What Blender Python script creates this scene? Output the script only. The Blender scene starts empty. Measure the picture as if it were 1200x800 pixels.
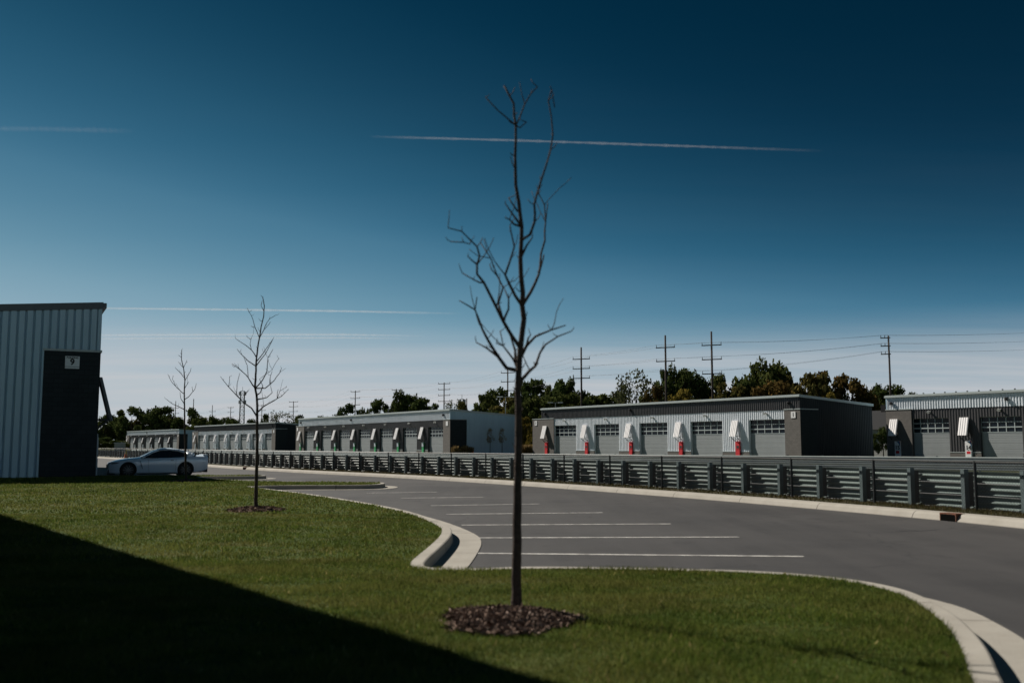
import bpy, bmesh, math, random
import numpy as np
from mathutils import Vector, Matrix

rnd = random.Random(7)
nrg = np.random.default_rng(11)
S = bpy.context.scene
COL = S.collection
R = math.radians

# ------------------------------------------------------------------ camera
F_PX, EYE = 1167.0, 1.5
PITCH = math.atan(122.0 / F_PX)
CP, SP = math.cos(PITCH), math.sin(PITCH)

def ray(px, py):
    u, v = (px - 600.0) / F_PX, (400.0 - py) / F_PX
    return Vector((u, CP - v * SP, SP + v * CP))

def G(px, py, z=0.0):
    """point of the horizontal plane at height z seen at this photo position"""
    d = ray(px, py)
    return Vector((0, 0, EYE)) + d * ((z - EYE) / d.z)

def P(px, py, Y):
    """point at distance Y seen at this photo position"""
    d = ray(px, py)
    return Vector((0, 0, EYE)) + d * (Y / d.y)

cam = bpy.data.cameras.new('Camera')
camo = bpy.data.objects.new('Camera', cam)
COL.objects.link(camo)
camo.location = (0, 0, EYE)
camo.rotation_euler = (math.pi / 2 + PITCH, 0, 0)
cam.sensor_width = 36.0
cam.lens = 36.0 * F_PX / 1200.0
cam.clip_start = 0.1
cam.clip_end = 40000
cam.dof.use_dof = True
cam.dof.focus_distance = 60.0
cam.dof.aperture_fstop = 1.6
S.camera = camo

# ------------------------------------------------------------------ tags
def tag(o, label=None, cat=None, group=None, kind=None):
    if label: o['label'] = label
    if cat: o['category'] = cat
    if group: o['group'] = group
    if kind: o['kind'] = kind
    return o

def empty(name, loc=(0, 0, 0), rz=0.0):
    o = bpy.data.objects.new(name, None)
    o.empty_display_size = 0.3
    COL.objects.link(o)
    o.location = loc
    o.rotation_euler = (0, 0, rz)
    return o

def link(name, mesh, parent=None, loc=None, rot=None, scale=None):
    o = bpy.data.objects.new(name, mesh)
    COL.objects.link(o)
    if parent: o.parent = parent
    if loc is not None: o.location = loc
    if rot is not None: o.rotation_euler = rot
    if scale is not None: o.scale = scale
    return o

# ------------------------------------------------------------------ materials
def M(name, base, rough=0.7, metal=0.0, noise=None, scale=4.0, bump=0.0, bscale=None, coat=0.0, spec=0.5, detail=5.0, stretch=None):
    """principled material; noise = second colour mixed in by a noise pattern"""
    m = bpy.data.materials.new(name)
    m.use_nodes = True
    nt = m.node_tree
    b = nt.nodes['Principled BSDF']
    b.inputs['Base Color'].default_value = (*base, 1)
    b.inputs['Roughness'].default_value = rough
    b.inputs['Metallic'].default_value = metal
    b.inputs['Coat Weight'].default_value = coat
    b.inputs['Specular IOR Level'].default_value = spec
    if noise or bump:
        tc = nt.nodes.new('ShaderNodeTexCoord')
        src = tc.outputs['Object']
        if stretch:
            mp = nt.nodes.new('ShaderNodeMapping')
            mp.inputs['Scale'].default_value = stretch
            nt.links.new(src, mp.inputs[0]); src = mp.outputs[0]
    if noise:
        n = nt.nodes.new('ShaderNodeTexNoise')
        n.inputs['Scale'].default_value = scale
        n.inputs['Detail'].default_value = detail
        n.inputs['Roughness'].default_value = 0.62
        nt.links.new(src, n.inputs['Vector'])
        r = nt.nodes.new('ShaderNodeValToRGB')
        r.color_ramp.elements[0].position = 0.36
        r.color_ramp.elements[1].position = 0.66
        r.color_ramp.elements[0].color = (*base, 1)
        r.color_ramp.elements[1].color = (*noise, 1)
        nt.links.new(n.outputs['Fac'], r.inputs[0])
        nt.links.new(r.outputs[0], b.inputs['Base Color'])
    if bump:
        n2 = nt.nodes.new('ShaderNodeTexNoise')
        n2.inputs['Scale'].default_value = bscale or scale * 8
        n2.inputs['Detail'].default_value = 4
        nt.links.new(src, n2.inputs['Vector'])
        bp = nt.nodes.new('ShaderNodeBump')
        bp.inputs['Strength'].default_value = bump
        bp.inputs['Distance'].default_value = 0.02
        nt.links.new(n2.outputs['Fac'], bp.inputs['Height'])
        nt.links.new(bp.outputs[0], b.inputs['Normal'])
    return m

def node(nt, kind, **inp):
    n = nt.nodes.new(kind)
    for k, v in inp.items():
        n.inputs[k].default_value = v
    return n

def mth(nt, op, a, b=None, c=None):
    n = nt.nodes.new('ShaderNodeMath'); n.operation = op
    for i, x in enumerate((a, b, c)):
        if x is None: continue
        if isinstance(x, (int, float)): n.inputs[i].default_value = x
        else: nt.links.new(x, n.inputs[i])
    return n.outputs[0]

def mixc(nt, fac, a, b, mode='MIX'):
    n = nt.nodes.new('ShaderNodeMix'); n.data_type = 'RGBA'; n.blend_type = mode; n.clamp_result = False
    for sock, x in ((n.inputs[0], fac), (n.inputs[6], a), (n.inputs[7], b)):
        if isinstance(x, (int, float)): sock.default_value = x
        elif isinstance(x, tuple): sock.default_value = (*x, 1)
        else: nt.links.new(x, sock)
    return n.outputs[2]

def noise_fac(nt, vec, scale, lo, hi, detail=5.0, rough=0.6):
    n = node(nt, 'ShaderNodeTexNoise', Scale=scale, Detail=detail, Roughness=rough)
    nt.links.new(vec, n.inputs['Vector'])
    r = nt.nodes.new('ShaderNodeMapRange')
    r.inputs['From Min'].default_value = lo; r.inputs['From Max'].default_value = hi
    nt.links.new(n.outputs['Fac'], r.inputs[0])
    return r.outputs[0]

def objvec(nt, sc=None, rot=None):
    tc = nt.nodes.new('ShaderNodeTexCoord')
    if not sc and not rot: return tc.outputs['Object']
    mp = nt.nodes.new('ShaderNodeMapping')
    if sc: mp.inputs['Scale'].default_value = sc
    if rot: mp.inputs['Rotation'].default_value = rot
    nt.links.new(tc.outputs['Object'], mp.inputs[0])
    return mp.outputs[0]

def asphalt_mat(name, a, b, seam=True):
    m = M(name, a, 0.78, spec=0.35)
    nt = m.node_tree; bs = nt.nodes['Principled BSDF']
    v = objvec(nt)
    big = noise_fac(nt, v, 0.16, 0.36, 0.62, 7, 0.66)
    c = mixc(nt, big, a, b)
    streak = noise_fac(nt, objvec(nt, (1.3, 0.10, 1), (0, 0, R(-30))), 1.0, 0.42, 0.75, 5)
    c = mixc(nt, mth(nt, 'MULTIPLY', streak, 0.5), c, tuple(x * 1.35 for x in b))
    fine = noise_fac(nt, v, 95.0, 0.3, 0.7, 2)
    c = mixc(nt, mth(nt, 'MULTIPLY', fine, 0.5), c, tuple(x * 0.62 for x in a))
    oil = noise_fac(nt, v, 0.9, 0.62, 0.74, 3)
    c = mixc(nt, mth(nt, 'MULTIPLY', oil, 0.5), c, tuple(x * 0.5 for x in a))
    vo = node(nt, 'ShaderNodeTexVoronoi', Scale=0.13)
    vo.feature = 'DISTANCE_TO_EDGE'
    wob = node(nt, 'ShaderNodeTexNoise', Scale=1.2, Detail=4.0)
    nt.links.new(v, wob.inputs['Vector'])
    vv = nt.nodes.new('ShaderNodeVectorMath'); vv.operation = 'MULTIPLY_ADD'
    vv.inputs[1].default_value = (1.2, 1.2, 0)
    nt.links.new(wob.outputs['Color'], vv.inputs[0]); nt.links.new(v, vv.inputs[2])
    nt.links.new(vv.outputs[0], vo.inputs['Vector'])
    crack = mth(nt, 'LESS_THAN', vo.outputs['Distance'], 0.0022)
    c = mixc(nt, mth(nt, 'MULTIPLY', crack, 0.6), c, (0.018, 0.018, 0.02))
    nt.links.new(c, bs.inputs['Base Color'])
    bp = node(nt, 'ShaderNodeBump', Strength=0.35, Distance=0.01)
    nn = node(nt, 'ShaderNodeTexNoise', Scale=70.0, Detail=3.0)
    nt.links.new(v, nn.inputs['Vector'])
    nt.links.new(nn.outputs['Fac'], bp.inputs['Height'])
    nt.links.new(bp.outputs[0], bs.inputs['Normal'])
    return m

def concrete_mat():
    m = M('kerb_concrete', (0.5, 0.47, 0.41), 0.85, spec=0.3)
    nt = m.node_tree; bs = nt.nodes['Principled BSDF']
    v = objvec(nt)
    uv = nt.nodes.new('ShaderNodeUVMap')
    sx = nt.nodes.new('ShaderNodeSeparateXYZ'); nt.links.new(uv.outputs[0], sx.inputs[0])
    fr = mth(nt, 'FRACT', mth(nt, 'DIVIDE', sx.outputs[0], 3.05))
    joint = mth(nt, 'LESS_THAN', fr, 0.008)
    c = mixc(nt, noise_fac(nt, v, 1.7, 0.3, 0.7), (0.36, 0.34, 0.30), (0.275, 0.258, 0.225))
    c = mixc(nt, mth(nt, 'MULTIPLY', noise_fac(nt, v, 9.0, 0.55, 0.8), 0.45), c, (0.27, 0.23, 0.18))
    c = mixc(nt, mth(nt, 'MULTIPLY', noise_fac(nt, v, 120.0, 0.35, 0.7, 2), 0.35), c, (0.30, 0.28, 0.25))
    c = mixc(nt, mth(nt, 'MULTIPLY', joint, 0.85), c, (0.08, 0.07, 0.06))
    nt.links.new(c, bs.inputs['Base Color'])
    bp = node(nt, 'ShaderNodeBump', Strength=0.3, Distance=0.01)
    nn = node(nt, 'ShaderNodeTexNoise', Scale=60.0, Detail=3.0)
    nt.links.new(v, nn.inputs['Vector']); nt.links.new(nn.outputs['Fac'], bp.inputs['Height'])
    nt.links.new(bp.outputs[0], bs.inputs['Normal'])
    return m

def lawn_mat(name, c1, c2, c3):
    m = M(name, c1, 0.95, spec=0.1)
    nt = m.node_tree; bs = nt.nodes['Principled BSDF']
    v = objvec(nt)
    c = mixc(nt, noise_fac(nt, v, 0.7, 0.35, 0.65, 7, 0.7), c1, c2)
    c = mixc(nt, mth(nt, 'MULTIPLY', noise_fac(nt, objvec(nt, (0.45, 1.4, 1)), 1.1, 0.5, 0.75, 6), 0.75), c, c3)
    c = mixc(nt, mth(nt, 'MULTIPLY', noise_fac(nt, v, 30.0, 0.3, 0.7, 4), 0.5), c, tuple(x * 0.5 for x in c1))
    nt.links.new(c, bs.inputs['Base Color'])
    bp = node(nt, 'ShaderNodeBump', Strength=0.8, Distance=0.04)
    nn = node(nt, 'ShaderNodeTexNoise', Scale=45.0, Detail=5.0)
    nt.links.new(v, nn.inputs['Vector']); nt.links.new(nn.outputs['Fac'], bp.inputs['Height'])
    nt.links.new(bp.outputs[0], bs.inputs['Normal'])
    return m

def leafy_mat(name, cols, tint_attr=True, trans=0.25, posnoise=None):
    """leaves/blades: per-leaf tint from an attribute, a little translucency"""
    m = bpy.data.materials.new(name); m.use_nodes = True
    nt = m.node_tree; nt.nodes.clear()
    at = nt.nodes.new('ShaderNodeAttribute'); at.attribute_name = 'tint'
    r = nt.nodes.new('ShaderNodeValToRGB')
    el = r.color_ramp.elements
    while len(el) < len(cols): el.new(0.5)
    for i, c in enumerate(cols):
        el[i].position = i / (len(cols) - 1); el[i].color = (*c, 1)
    nt.links.new(at.outputs['Fac'], r.inputs[0])
    col = r.outputs[0]
    if posnoise:
        v = objvec(nt, (0.45, 1.4, 1))
        f = noise_fac(nt, v, 1.1, 0.44, 0.66, 6)
        col = mixc(nt, mth(nt, 'MULTIPLY', f, 0.5), col, posnoise)
        f2 = noise_fac(nt, objvec(nt), 0.7, 0.35, 0.65, 7, 0.7)
        col = mixc(nt, mth(nt, 'MULTIPLY', f2, 0.45), col, (0.020, 0.045, 0.010))
        f3 = noise_fac(nt, objvec(nt, (1, 1.3, 1)), 2.6, 0.48, 0.64, 5, 0.6)
        col = mixc(nt, mth(nt, 'MULTIPLY', f3, 0.5), col, (0.028, 0.060, 0.014))
        f4 = noise_fac(nt, objvec(nt, (0.25, 0.9, 1), (0, 0, R(20))), 0.8, 0.50, 0.66, 4, 0.5)
        col = mixc(nt, mth(nt, 'MULTIPLY', f4, 0.55), col, (0.19, 0.185, 0.055))
    d = nt.nodes.new('ShaderNodeBsdfDiffuse')
    t = nt.nodes.new('ShaderNodeBsdfTranslucent')
    nt.links.new(col, d.inputs[0]); nt.links.new(col, t.inputs[0])
    mx = nt.nodes.new('ShaderNodeMixShader'); mx.inputs[0].default_value = trans
    nt.links.new(d.outputs[0], mx.inputs[1]); nt.links.new(t.outputs[0], mx.inputs[2])
    o = nt.nodes.new('ShaderNodeOutputMaterial')
    nt.links.new(mx.outputs[0], o.inputs[0])
    return m

def block_mat(name, a, b, mortar):
    m = M(name, a, 0.9, spec=0.25)
    nt = m.node_tree; bs = nt.nodes['Principled BSDF']
    tc = nt.nodes.new('ShaderNodeTexCoord')
    sp = nt.nodes.new('ShaderNodeSeparateXYZ'); nt.links.new(tc.outputs['Object'], sp.inputs[0])
    cb = nt.nodes.new('ShaderNodeCombineXYZ')
    nt.links.new(mth(nt, 'ADD', sp.outputs[0], sp.outputs[1]), cb.inputs[0]); nt.links.new(sp.outputs[2], cb.inputs[1])
    br = nt.nodes.new('ShaderNodeTexBrick')
    br.inputs['Color1'].default_value = (*a, 1); br.inputs['Color2'].default_value = (*b, 1)
    br.inputs['Mortar'].default_value = (*mortar, 1)
    br.inputs['Scale'].default_value = 1.0
    br.inputs['Brick Width'].default_value = 0.4; br.inputs['Row Height'].default_value = 0.2
    br.inputs['Mortar Size'].default_value = 0.012
    nt.links.new(cb.outputs[0], br.inputs['Vector'])
    c = mixc(nt, mth(nt, 'MULTIPLY', noise_fac(nt, tc.outputs['Object'], 3.0, 0.35, 0.75), 0.4), br.outputs['Color'], tuple(x * 0.6 for x in a))
    nt.links.new(c, bs.inputs['Base Color'])
    return m

def chainlink_mat():
    m = bpy.data.materials.new('chain_link'); m.use_nodes = True
    nt = m.node_tree; nt.nodes.clear()
    uv = nt.nodes.new('ShaderNodeUVMap')
    s = nt.nodes.new('ShaderNodeSeparateXYZ'); nt.links.new(uv.outputs[0], s.inputs[0])
    k = 1 / 0.075
    a = mth(nt, 'FRACT', mth(nt, 'MULTIPLY', mth(nt, 'ADD', s.outputs[0], s.outputs[1]), k))
    b = mth(nt, 'FRACT', mth(nt, 'MULTIPLY', mth(nt, 'ADD', mth(nt, 'SUBTRACT', s.outputs[0], s.outputs[1]), 50.0), k))
    w = mth(nt, 'MAXIMUM', mth(nt, 'LESS_THAN', a, 0.07), mth(nt, 'LESS_THAN', b, 0.07))
    d = node(nt, 'ShaderNodeBsdfPrincipled', Roughness=0.5)
    d.inputs['Base Color'].default_value = (0.012, 0.014, 0.014, 1)
    t = nt.nodes.new('ShaderNodeBsdfTransparent')
    mx = nt.nodes.new('ShaderNodeMixShader')
    nt.links.new(w, mx.inputs[0]); nt.links.new(t.outputs[0], mx.inputs[1]); nt.links.new(d.outputs[0], mx.inputs[2])
    o = nt.nodes.new('ShaderNodeOutputMaterial'); nt.links.new(mx.outputs[0], o.inputs[0])
    return m

def contrail_mat(dens):
    """thin ice cloud: UV.x runs 0..1 along the trail"""
    m = bpy.data.materials.new('ice_cloud'); m.use_nodes = True
    nt = m.node_tree; nt.nodes.clear()
    uv = nt.nodes.new('ShaderNodeUVMap')
    s = nt.nodes.new('ShaderNodeSeparateXYZ'); nt.links.new(uv.outputs[0], s.inputs[0])
    e = mth(nt, 'MULTIPLY', mth(nt, 'MINIMUM', mth(nt, 'MULTIPLY', s.outputs[0], 6.0), 1.0),
            mth(nt, 'MINIMUM', mth(nt, 'MULTIPLY', mth(nt, 'SUBTRACT', 1.0, s.outputs[0]), 3.5), 1.0))
    mp = nt.nodes.new('ShaderNodeMapping'); mp.inputs['Scale'].default_value = (60, 1.5, 1)
    nt.links.new(uv.outputs[0], mp.inputs[0])
    n = noise_fac(nt, mp.outputs[0], 1.0, 0.25, 0.75, 6, 0.7)
    lw = node(nt, 'ShaderNodeLayerWeight', Blend=0.5)
    soft = mth(nt, 'SUBTRACT', 1.0, lw.outputs['Facing'])
    al = mth(nt, 'MULTIPLY', mth(nt, 'MULTIPLY', e, mth(nt, 'MULTIPLY_ADD', n, 0.75, 0.25)), mth(nt, 'MULTIPLY', soft, dens))
    d = nt.nodes.new('ShaderNodeBsdfTranslucent'); d.inputs[0].default_value = (0.9, 0.9, 0.92, 1)
    d2 = nt.nodes.new('ShaderNodeBsdfDiffuse'); d2.inputs[0].default_value = (0.9, 0.9, 0.92, 1)
    ad = nt.nodes.new('ShaderNodeMixShader'); nt.links.new(d.outputs[0], ad.inputs[1]); nt.links.new(d2.outputs[0], ad.inputs[2])
    t = nt.nodes.new('ShaderNodeBsdfTransparent')
    mx = nt.nodes.new('ShaderNodeMixShader')
    nt.links.new(al, mx.inputs[0]); nt.links.new(t.outputs[0], mx.inputs[1]); nt.links.new(ad.outputs[0], mx.inputs[2])
    o = nt.nodes.new('ShaderNodeOutputMaterial'); nt.links.new(mx.outputs[0], o.inputs[0])
    return m

MAT = dict(
    asphalt=asphalt_mat('asphalt', (0.029, 0.0285, 0.030), (0.061, 0.0585, 0.0585)),
    track=asphalt_mat('track_asphalt', (0.13, 0.13, 0.13), (0.17, 0.17, 0.165)),
    concrete=concrete_mat(),
    lawn=lawn_mat('lawn_soil', (0.050, 0.078, 0.016), (0.075, 0.108, 0.022), (0.16, 0.13, 0.055)),
    verge=lawn_mat('verge_soil', (0.035, 0.040, 0.018), (0.06, 0.045, 0.028), (0.09, 0.065, 0.04)),
    field=lawn_mat('field', (0.05, 0.06, 0.025), (0.07, 0.075, 0.03), (0.12, 0.10, 0.05)),
    paint=M('line_paint', (0.62, 0.61, 0.58), 0.7, noise=(0.24, 0.235, 0.225), scale=6, detail=9, spec=0.3),
    white_metal=M('white_cladding', (0.79, 0.84, 0.90), 0.42, 0.0, noise=(0.73, 0.78, 0.84), scale=0.8, stretch=(1, 1, 0.2)),
    dark_metal=M('charcoal_cladding', (0.052, 0.051, 0.055), 0.5, 0.0, noise=(0.043, 0.042, 0.046), scale=0.8, stretch=(1, 1, 0.2)),
    shaded_charcoal_metal=M('shaded_charcoal_cladding', (0.020, 0.025, 0.029), 0.6, 0.0, noise=(0.016, 0.020, 0.024), scale=0.8, stretch=(1, 1, 0.2), spec=0.25),  # charcoal cladding again, with the end wall's shade put into the colour
    shade_blue_metal=M('shade_blue_cladding', (0.45, 0.60, 0.70), 0.45, 0.0, noise=(0.40, 0.55, 0.65), scale=0.8, stretch=(1, 1, 0.2)),  # white cladding with the blue of shade mixed into its colour
    trim=M('pale_trim', (0.42, 0.47, 0.47), 0.4),
    shaded_trim=M('shaded_grey_trim', (0.10, 0.11, 0.12), 0.45),  # pale trim darkened: carries the shade on the left block
    block=block_mat('grey_block', (0.175, 0.165, 0.155), (0.145, 0.137, 0.13), (0.12, 0.115, 0.11)),
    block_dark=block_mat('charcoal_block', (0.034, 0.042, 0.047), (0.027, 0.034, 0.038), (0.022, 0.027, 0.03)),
    door=M('door_grey', (0.30, 0.325, 0.335), 0.5, noise=(0.27, 0.295, 0.305), scale=0.7),
    sash=M('white_sash', (0.46, 0.52, 0.53), 0.45),
    glass=M('dark_glass', (0.010, 0.016, 0.024), 0.12, spec=0.18),
    awning=M('awning_white', (0.92, 0.90, 0.91), 0.4, noise=(0.86, 0.84, 0.85), scale=2),
    bracket=M('black_bracket', (0.03, 0.03, 0.033), 0.5),
    red=M('red_door', (0.62, 0.008, 0.018), 0.65, noise=(0.5, 0.007, 0.015), scale=2),
    green=M('green_door', (0.06, 0.42, 0.16), 0.4, noise=(0.05, 0.36, 0.13), scale=2),
    pale=M('pale_door', (0.55, 0.62, 0.66), 0.4, noise=(0.42, 0.50, 0.55), scale=1.6),
    blue=M('blue_vinyl', (0.03, 0.13, 0.27), 0.4),
    sign=M('sign_white', (0.78, 0.79, 0.80), 0.5),
    black=M('sign_black', (0.015, 0.015, 0.017), 0.6),
    lamp=M('lamp_body', (0.7, 0.70, 0.68), 0.4),
    rail=M('guard_rail_green', (0.150, 0.192, 0.182), 0.45, 0.0, noise=(0.112, 0.150, 0.143), scale=3, spec=0.5),
    post=M('rail_post', (0.085, 0.120, 0.126), 0.55, 0.0, noise=(0.065, 0.095, 0.10), scale=5),
    rail_far=M('galvanised_rail', (0.40, 0.44, 0.43), 0.45, 0.0, noise=(0.33, 0.37, 0.365), scale=1.5),
    black_metal=M('black_metal', (0.014, 0.016, 0.017), 0.5),
    link=chainlink_mat(),
    bark=M('sapling_bark', (0.085, 0.066, 0.056), 0.9, noise=(0.05, 0.038, 0.034), scale=22, bump=0.6, bscale=60, spec=0.15),
    trunk=M('tree_bark', (0.09, 0.075, 0.06), 0.95, noise=(0.05, 0.042, 0.035), scale=2, spec=0.1),
    pole=M('pole_wood', (0.075, 0.060, 0.052), 0.85, noise=(0.055, 0.045, 0.04), scale=2, spec=0.2),
    steel=M('lattice_steel', (0.30, 0.31, 0.32), 0.5, 0.3),
    wire=M('wire', (0.10, 0.10, 0.11), 0.6),
    rust=M('rusty_iron', (0.17, 0.055, 0.025), 0.85, noise=(0.05, 0.03, 0.02), scale=14),
    hole=M('drain_hole', (0.006, 0.006, 0.006), 0.95, spec=0.0),
    orange=M('cone_orange', (0.75, 0.16, 0.03), 0.5),
    yellow=M('cone_yellow', (0.7, 0.5, 0.08), 0.5),
    shingle=M('roof_shingle', (0.012, 0.013, 0.015), 0.95, noise=(0.009, 0.010, 0.012), scale=4),
    siding=M('house_siding', (0.36, 0.37, 0.37), 0.7, noise=(0.36, 0.37, 0.36), scale=1.2),
)
MAT['grass'] = leafy_mat('grass_blade', [(0.038, 0.064, 0.011), (0.100, 0.146, 0.025), (0.168, 0.200, 0.038), (0.33, 0.28, 0.115)], trans=0.35, posnoise=(0.20, 0.16, 0.06))
MAT['chip'] = leafy_mat('wood_chip', [(0.055, 0.037, 0.030), (0.13, 0.092, 0.074), (0.22, 0.16, 0.13), (0.42, 0.34, 0.29)], trans=0.0)
LEAF = dict(
    g=leafy_mat('leaf_dark_green', [(0.024, 0.040, 0.014), (0.056, 0.078, 0.024), (0.098, 0.112, 0.036)]),
    m=leafy_mat('leaf_green', [(0.034, 0.050, 0.016), (0.076, 0.094, 0.028), (0.125, 0.130, 0.042)]),
    o=leafy_mat('leaf_olive_brown', [(0.036, 0.040, 0.014), (0.085, 0.080, 0.026), (0.15, 0.115, 0.036)]),
    r=leafy_mat('leaf_russet', [(0.038, 0.036, 0.015), (0.10, 0.075, 0.026), (0.18, 0.105, 0.035)]),
    y=leafy_mat('leaf_yellow', [(0.065, 0.060, 0.016), (0.17, 0.135, 0.03), (0.28, 0.21, 0.05)]),
    s=leafy_mat('leaf_grey_green', [(0.040, 0.050, 0.024), (0.08, 0.09, 0.042), (0.125, 0.125, 0.06)]),
    t=leafy_mat('leaf_tan', [(0.12, 0.085, 0.04), (0.24, 0.175, 0.08), (0.36, 0.27, 0.14)]),
)

# ------------------------------------------------------------------ mesh builder
class MB:
    def __init__(s): s.v = []; s.f = []; s.uv = {}
    def quad(s, a, b, c, d, uv=None):
        i = len(s.v); s.v += [tuple(a), tuple(b), tuple(c), tuple(d)]
        if uv: s.uv[len(s.f)] = uv
        s.f.append((i, i + 1, i + 2, i + 3)); return s
    def poly(s, pts):
        i = len(s.v); s.v += [tuple(p) for p in pts]; s.f.append(tuple(range(i, i + len(pts)))); return s
    def box(s, x0, x1, y0, y1, z0, z1):
        i = len(s.v)
        s.v += [(x, y, z) for z in (z0, z1) for y in (y0, y1) for x in (x0, x1)]
        for f in ((0, 2, 3, 1), (4, 5, 7, 6), (0, 1, 5, 4), (2, 6, 7, 3), (0, 4, 6, 2), (1, 3, 7, 5)):
            s.f.append(tuple(i + k for k in f))
        return s
    def bar(s, a, b, w, h, up=(0, 0, 1)):
        a, b, up = Vector(a), Vector(b), Vector(up)
        d = (b - a).normalized(); x = d.cross(up)
        if x.length < 1e-4: x = d.cross(Vector((0, 1, 0)))
        x.normalize(); y = x.cross(d)
        i = len(s.v)
        for p in (a, b):
            for sx, sy in ((-1, -1), (1, -1), (1, 1), (-1, 1)):
                s.v.append(tuple(p + x * sx * w / 2 + y * sy * h / 2))
        for f in ((0, 1, 2, 3), (7, 6, 5, 4), (0, 4, 5, 1), (1, 5, 6, 2), (2, 6, 7, 3), (3, 7, 4, 0)):
            s.f.append(tuple(i + k for k in f))
        return s
    def tube(s, pts, rad, n=8, cap=True):
        pts = [Vector(p) for p in pts]
        base = len(s.v)
        ref = Vector((0.31, 0.95, 0.11))
        for k, p in enumerate(pts):
            a = pts[max(k - 1, 0)]; b = pts[min(k + 1, len(pts) - 1)]
            d = (b - a).normalized()
            x = d.cross(ref)
            if x.length < 0.05: x = d.cross(Vector((1, 0, 0)))
            x.normalize(); y = d.cross(x)
            r = rad[k] if hasattr(rad, '__len__') else rad
            for j in range(n):
                t = 2 * math.pi * j / n
                s.v.append(tuple(p + x * math.cos(t) * r + y * math.sin(t) * r))
        for k in range(len(pts) - 1):
            for j in range(n):
                j2 = (j + 1) % n
                s.f.append((base + k * n + j, base + k * n + j2, base + (k + 1) * n + j2, base + (k + 1) * n + j))
        if cap:
            s.f.append(tuple(base + j for j in reversed(range(n))))
            s.f.append(tuple(base + (len(pts) - 1) * n + j for j in range(n)))
        return s
    def mesh(s, name, mat, smooth=False):
        me = bpy.data.meshes.new(name)
        me.from_pydata(s.v, [], s.f)
        if s.uv:
            L = me.uv_layers.new(name='UVMap')
            for fi, uvs in s.uv.items():
                for li, u in zip(me.polygons[fi].loop_indices, uvs):
                    L.data[li].uv = u
        for mm in (mat if isinstance(mat, (list, tuple)) else [mat]): me.materials.append(mm)
        if smooth:
            me.polygons.foreach_set('use_smooth', [True] * len(me.polygons))
        me.update()
        return me
    def build(s, name, mat, parent=None, smooth=False, **kw):
        return link(name, s.mesh(name, mat, smooth), parent, **kw)

def fast_mesh(name, verts, quads, mat, tint=None, tri=False):
    n = 3 if tri else 4
    me = bpy.data.meshes.new(name)
    me.vertices.add(len(verts)); me.vertices.foreach_set('co', np.asarray(verts, dtype=np.float32).ravel())
    q = np.asarray(quads, dtype=np.int32).ravel()
    nf = len(q) // n
    me.loops.add(len(q)); me.loops.foreach_set('vertex_index', q)
    me.polygons.add(nf)
    me.polygons.foreach_set('loop_start', np.arange(0, len(q), n, dtype=np.int32))
    me.polygons.foreach_set('loop_total', np.full(nf, n, dtype=np.int32))
    if tint is not None:
        a = me.attributes.new('tint', 'FLOAT', 'POINT')
        a.data.foreach_set('value', np.asarray(tint, dtype=np.float32))
    me.materials.append(mat)
    me.update(); me.validate()
    return me

def chaikin(pts, n=2, closed=False):
    pts = [Vector((p[0], p[1], 0)) for p in pts]
    for _ in range(n):
        out = [] if closed else [pts[0]]
        for a, b in zip(pts, pts[1:] + ([pts[0]] if closed else [])):
            out += [a * 0.75 + b * 0.25, a * 0.25 + b * 0.75]
        if not closed: out.append(pts[-1])
        pts = out
    return pts

def resample(pts, step):
    out = [pts[0].copy()]; acc = 0.0
    for a, b in zip(pts, pts[1:]):
        L = (b - a).length
        while acc + L >= step and L > 0:
            t = (step - acc) / L
            a = a + (b - a) * t; out.append(a.copy()); L = (b - a).length; acc = 0.0
        acc += L
    return out

def offset(pts, d):
    """d > 0: to the right of the walking direction"""
    out = []
    for i, p in enumerate(pts):
        a = pts[max(i - 1, 0)]; b = pts[min(i + 1, len(pts) - 1)]
        t = (b - a).normalized()
        out.append(p + Vector((t.y, -t.x, 0)) * d)
    return out

def sweep(mb, pts, prof):
    """prof: list of (offset to the right, z); UV = (length, profile length)"""
    lines = [offset(pts, o) for o, z in prof]
    run = [0.0]
    for a, b in zip(pts, pts[1:]): run.append(run[-1] + (b - a).length)
    for j in range(len(prof) - 1):
        za, zb = prof[j][1], prof[j + 1][1]
        for i in range(len(pts) - 1):
            a, b = lines[j][i], lines[j][i + 1]; c, d = lines[j + 1][i + 1], lines[j + 1][i]
            mb.quad((a.x, a.y, za), (b.x, b.y, za), (c.x, c.y, zb), (d.x, d.y, zb),
                    uv=((run[i], j), (run[i + 1], j), (run[i + 1], j + 1), (run[i], j + 1)))
    return mb

def text_mesh(body, size, mat):
    cu = bpy.data.curves.new('lettering', 'FONT')
    cu.body = body; cu.size = size; cu.align_x = 'CENTER'; cu.align_y = 'CENTER'; cu.extrude = 0.004; cu.offset = 0.035 * size
    o = bpy.data.objects.new('lettering', cu); COL.objects.link(o)
    dg = bpy.context.evaluated_depsgraph_get()
    me = bpy.data.meshes.new_from_object(o.evaluated_get(dg))
    bpy.data.objects.remove(o); bpy.data.curves.remove(cu)
    me.materials.clear(); me.materials.append(mat)
    return me

# ------------------------------------------------------------------ light
SUN_H = Vector((-0.785, 0.62, 0)).normalized()
SUN_EL = R(39)
sun_dir = Vector((SUN_H.x * math.cos(SUN_EL), SUN_H.y * math.cos(SUN_EL), math.sin(SUN_EL)))
sl = bpy.data.lights.new('Sun', 'SUN'); sl.energy = 5.0; sl.angle = R(0.53); sl.color = (1.0, 0.93, 0.83)
so = bpy.data.objects.new('Sun', sl); COL.objects.link(so)
so.rotation_euler = (-sun_dir).to_track_quat('-Z', 'Y').to_euler()
so.location = (-30, 20, 60)

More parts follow.
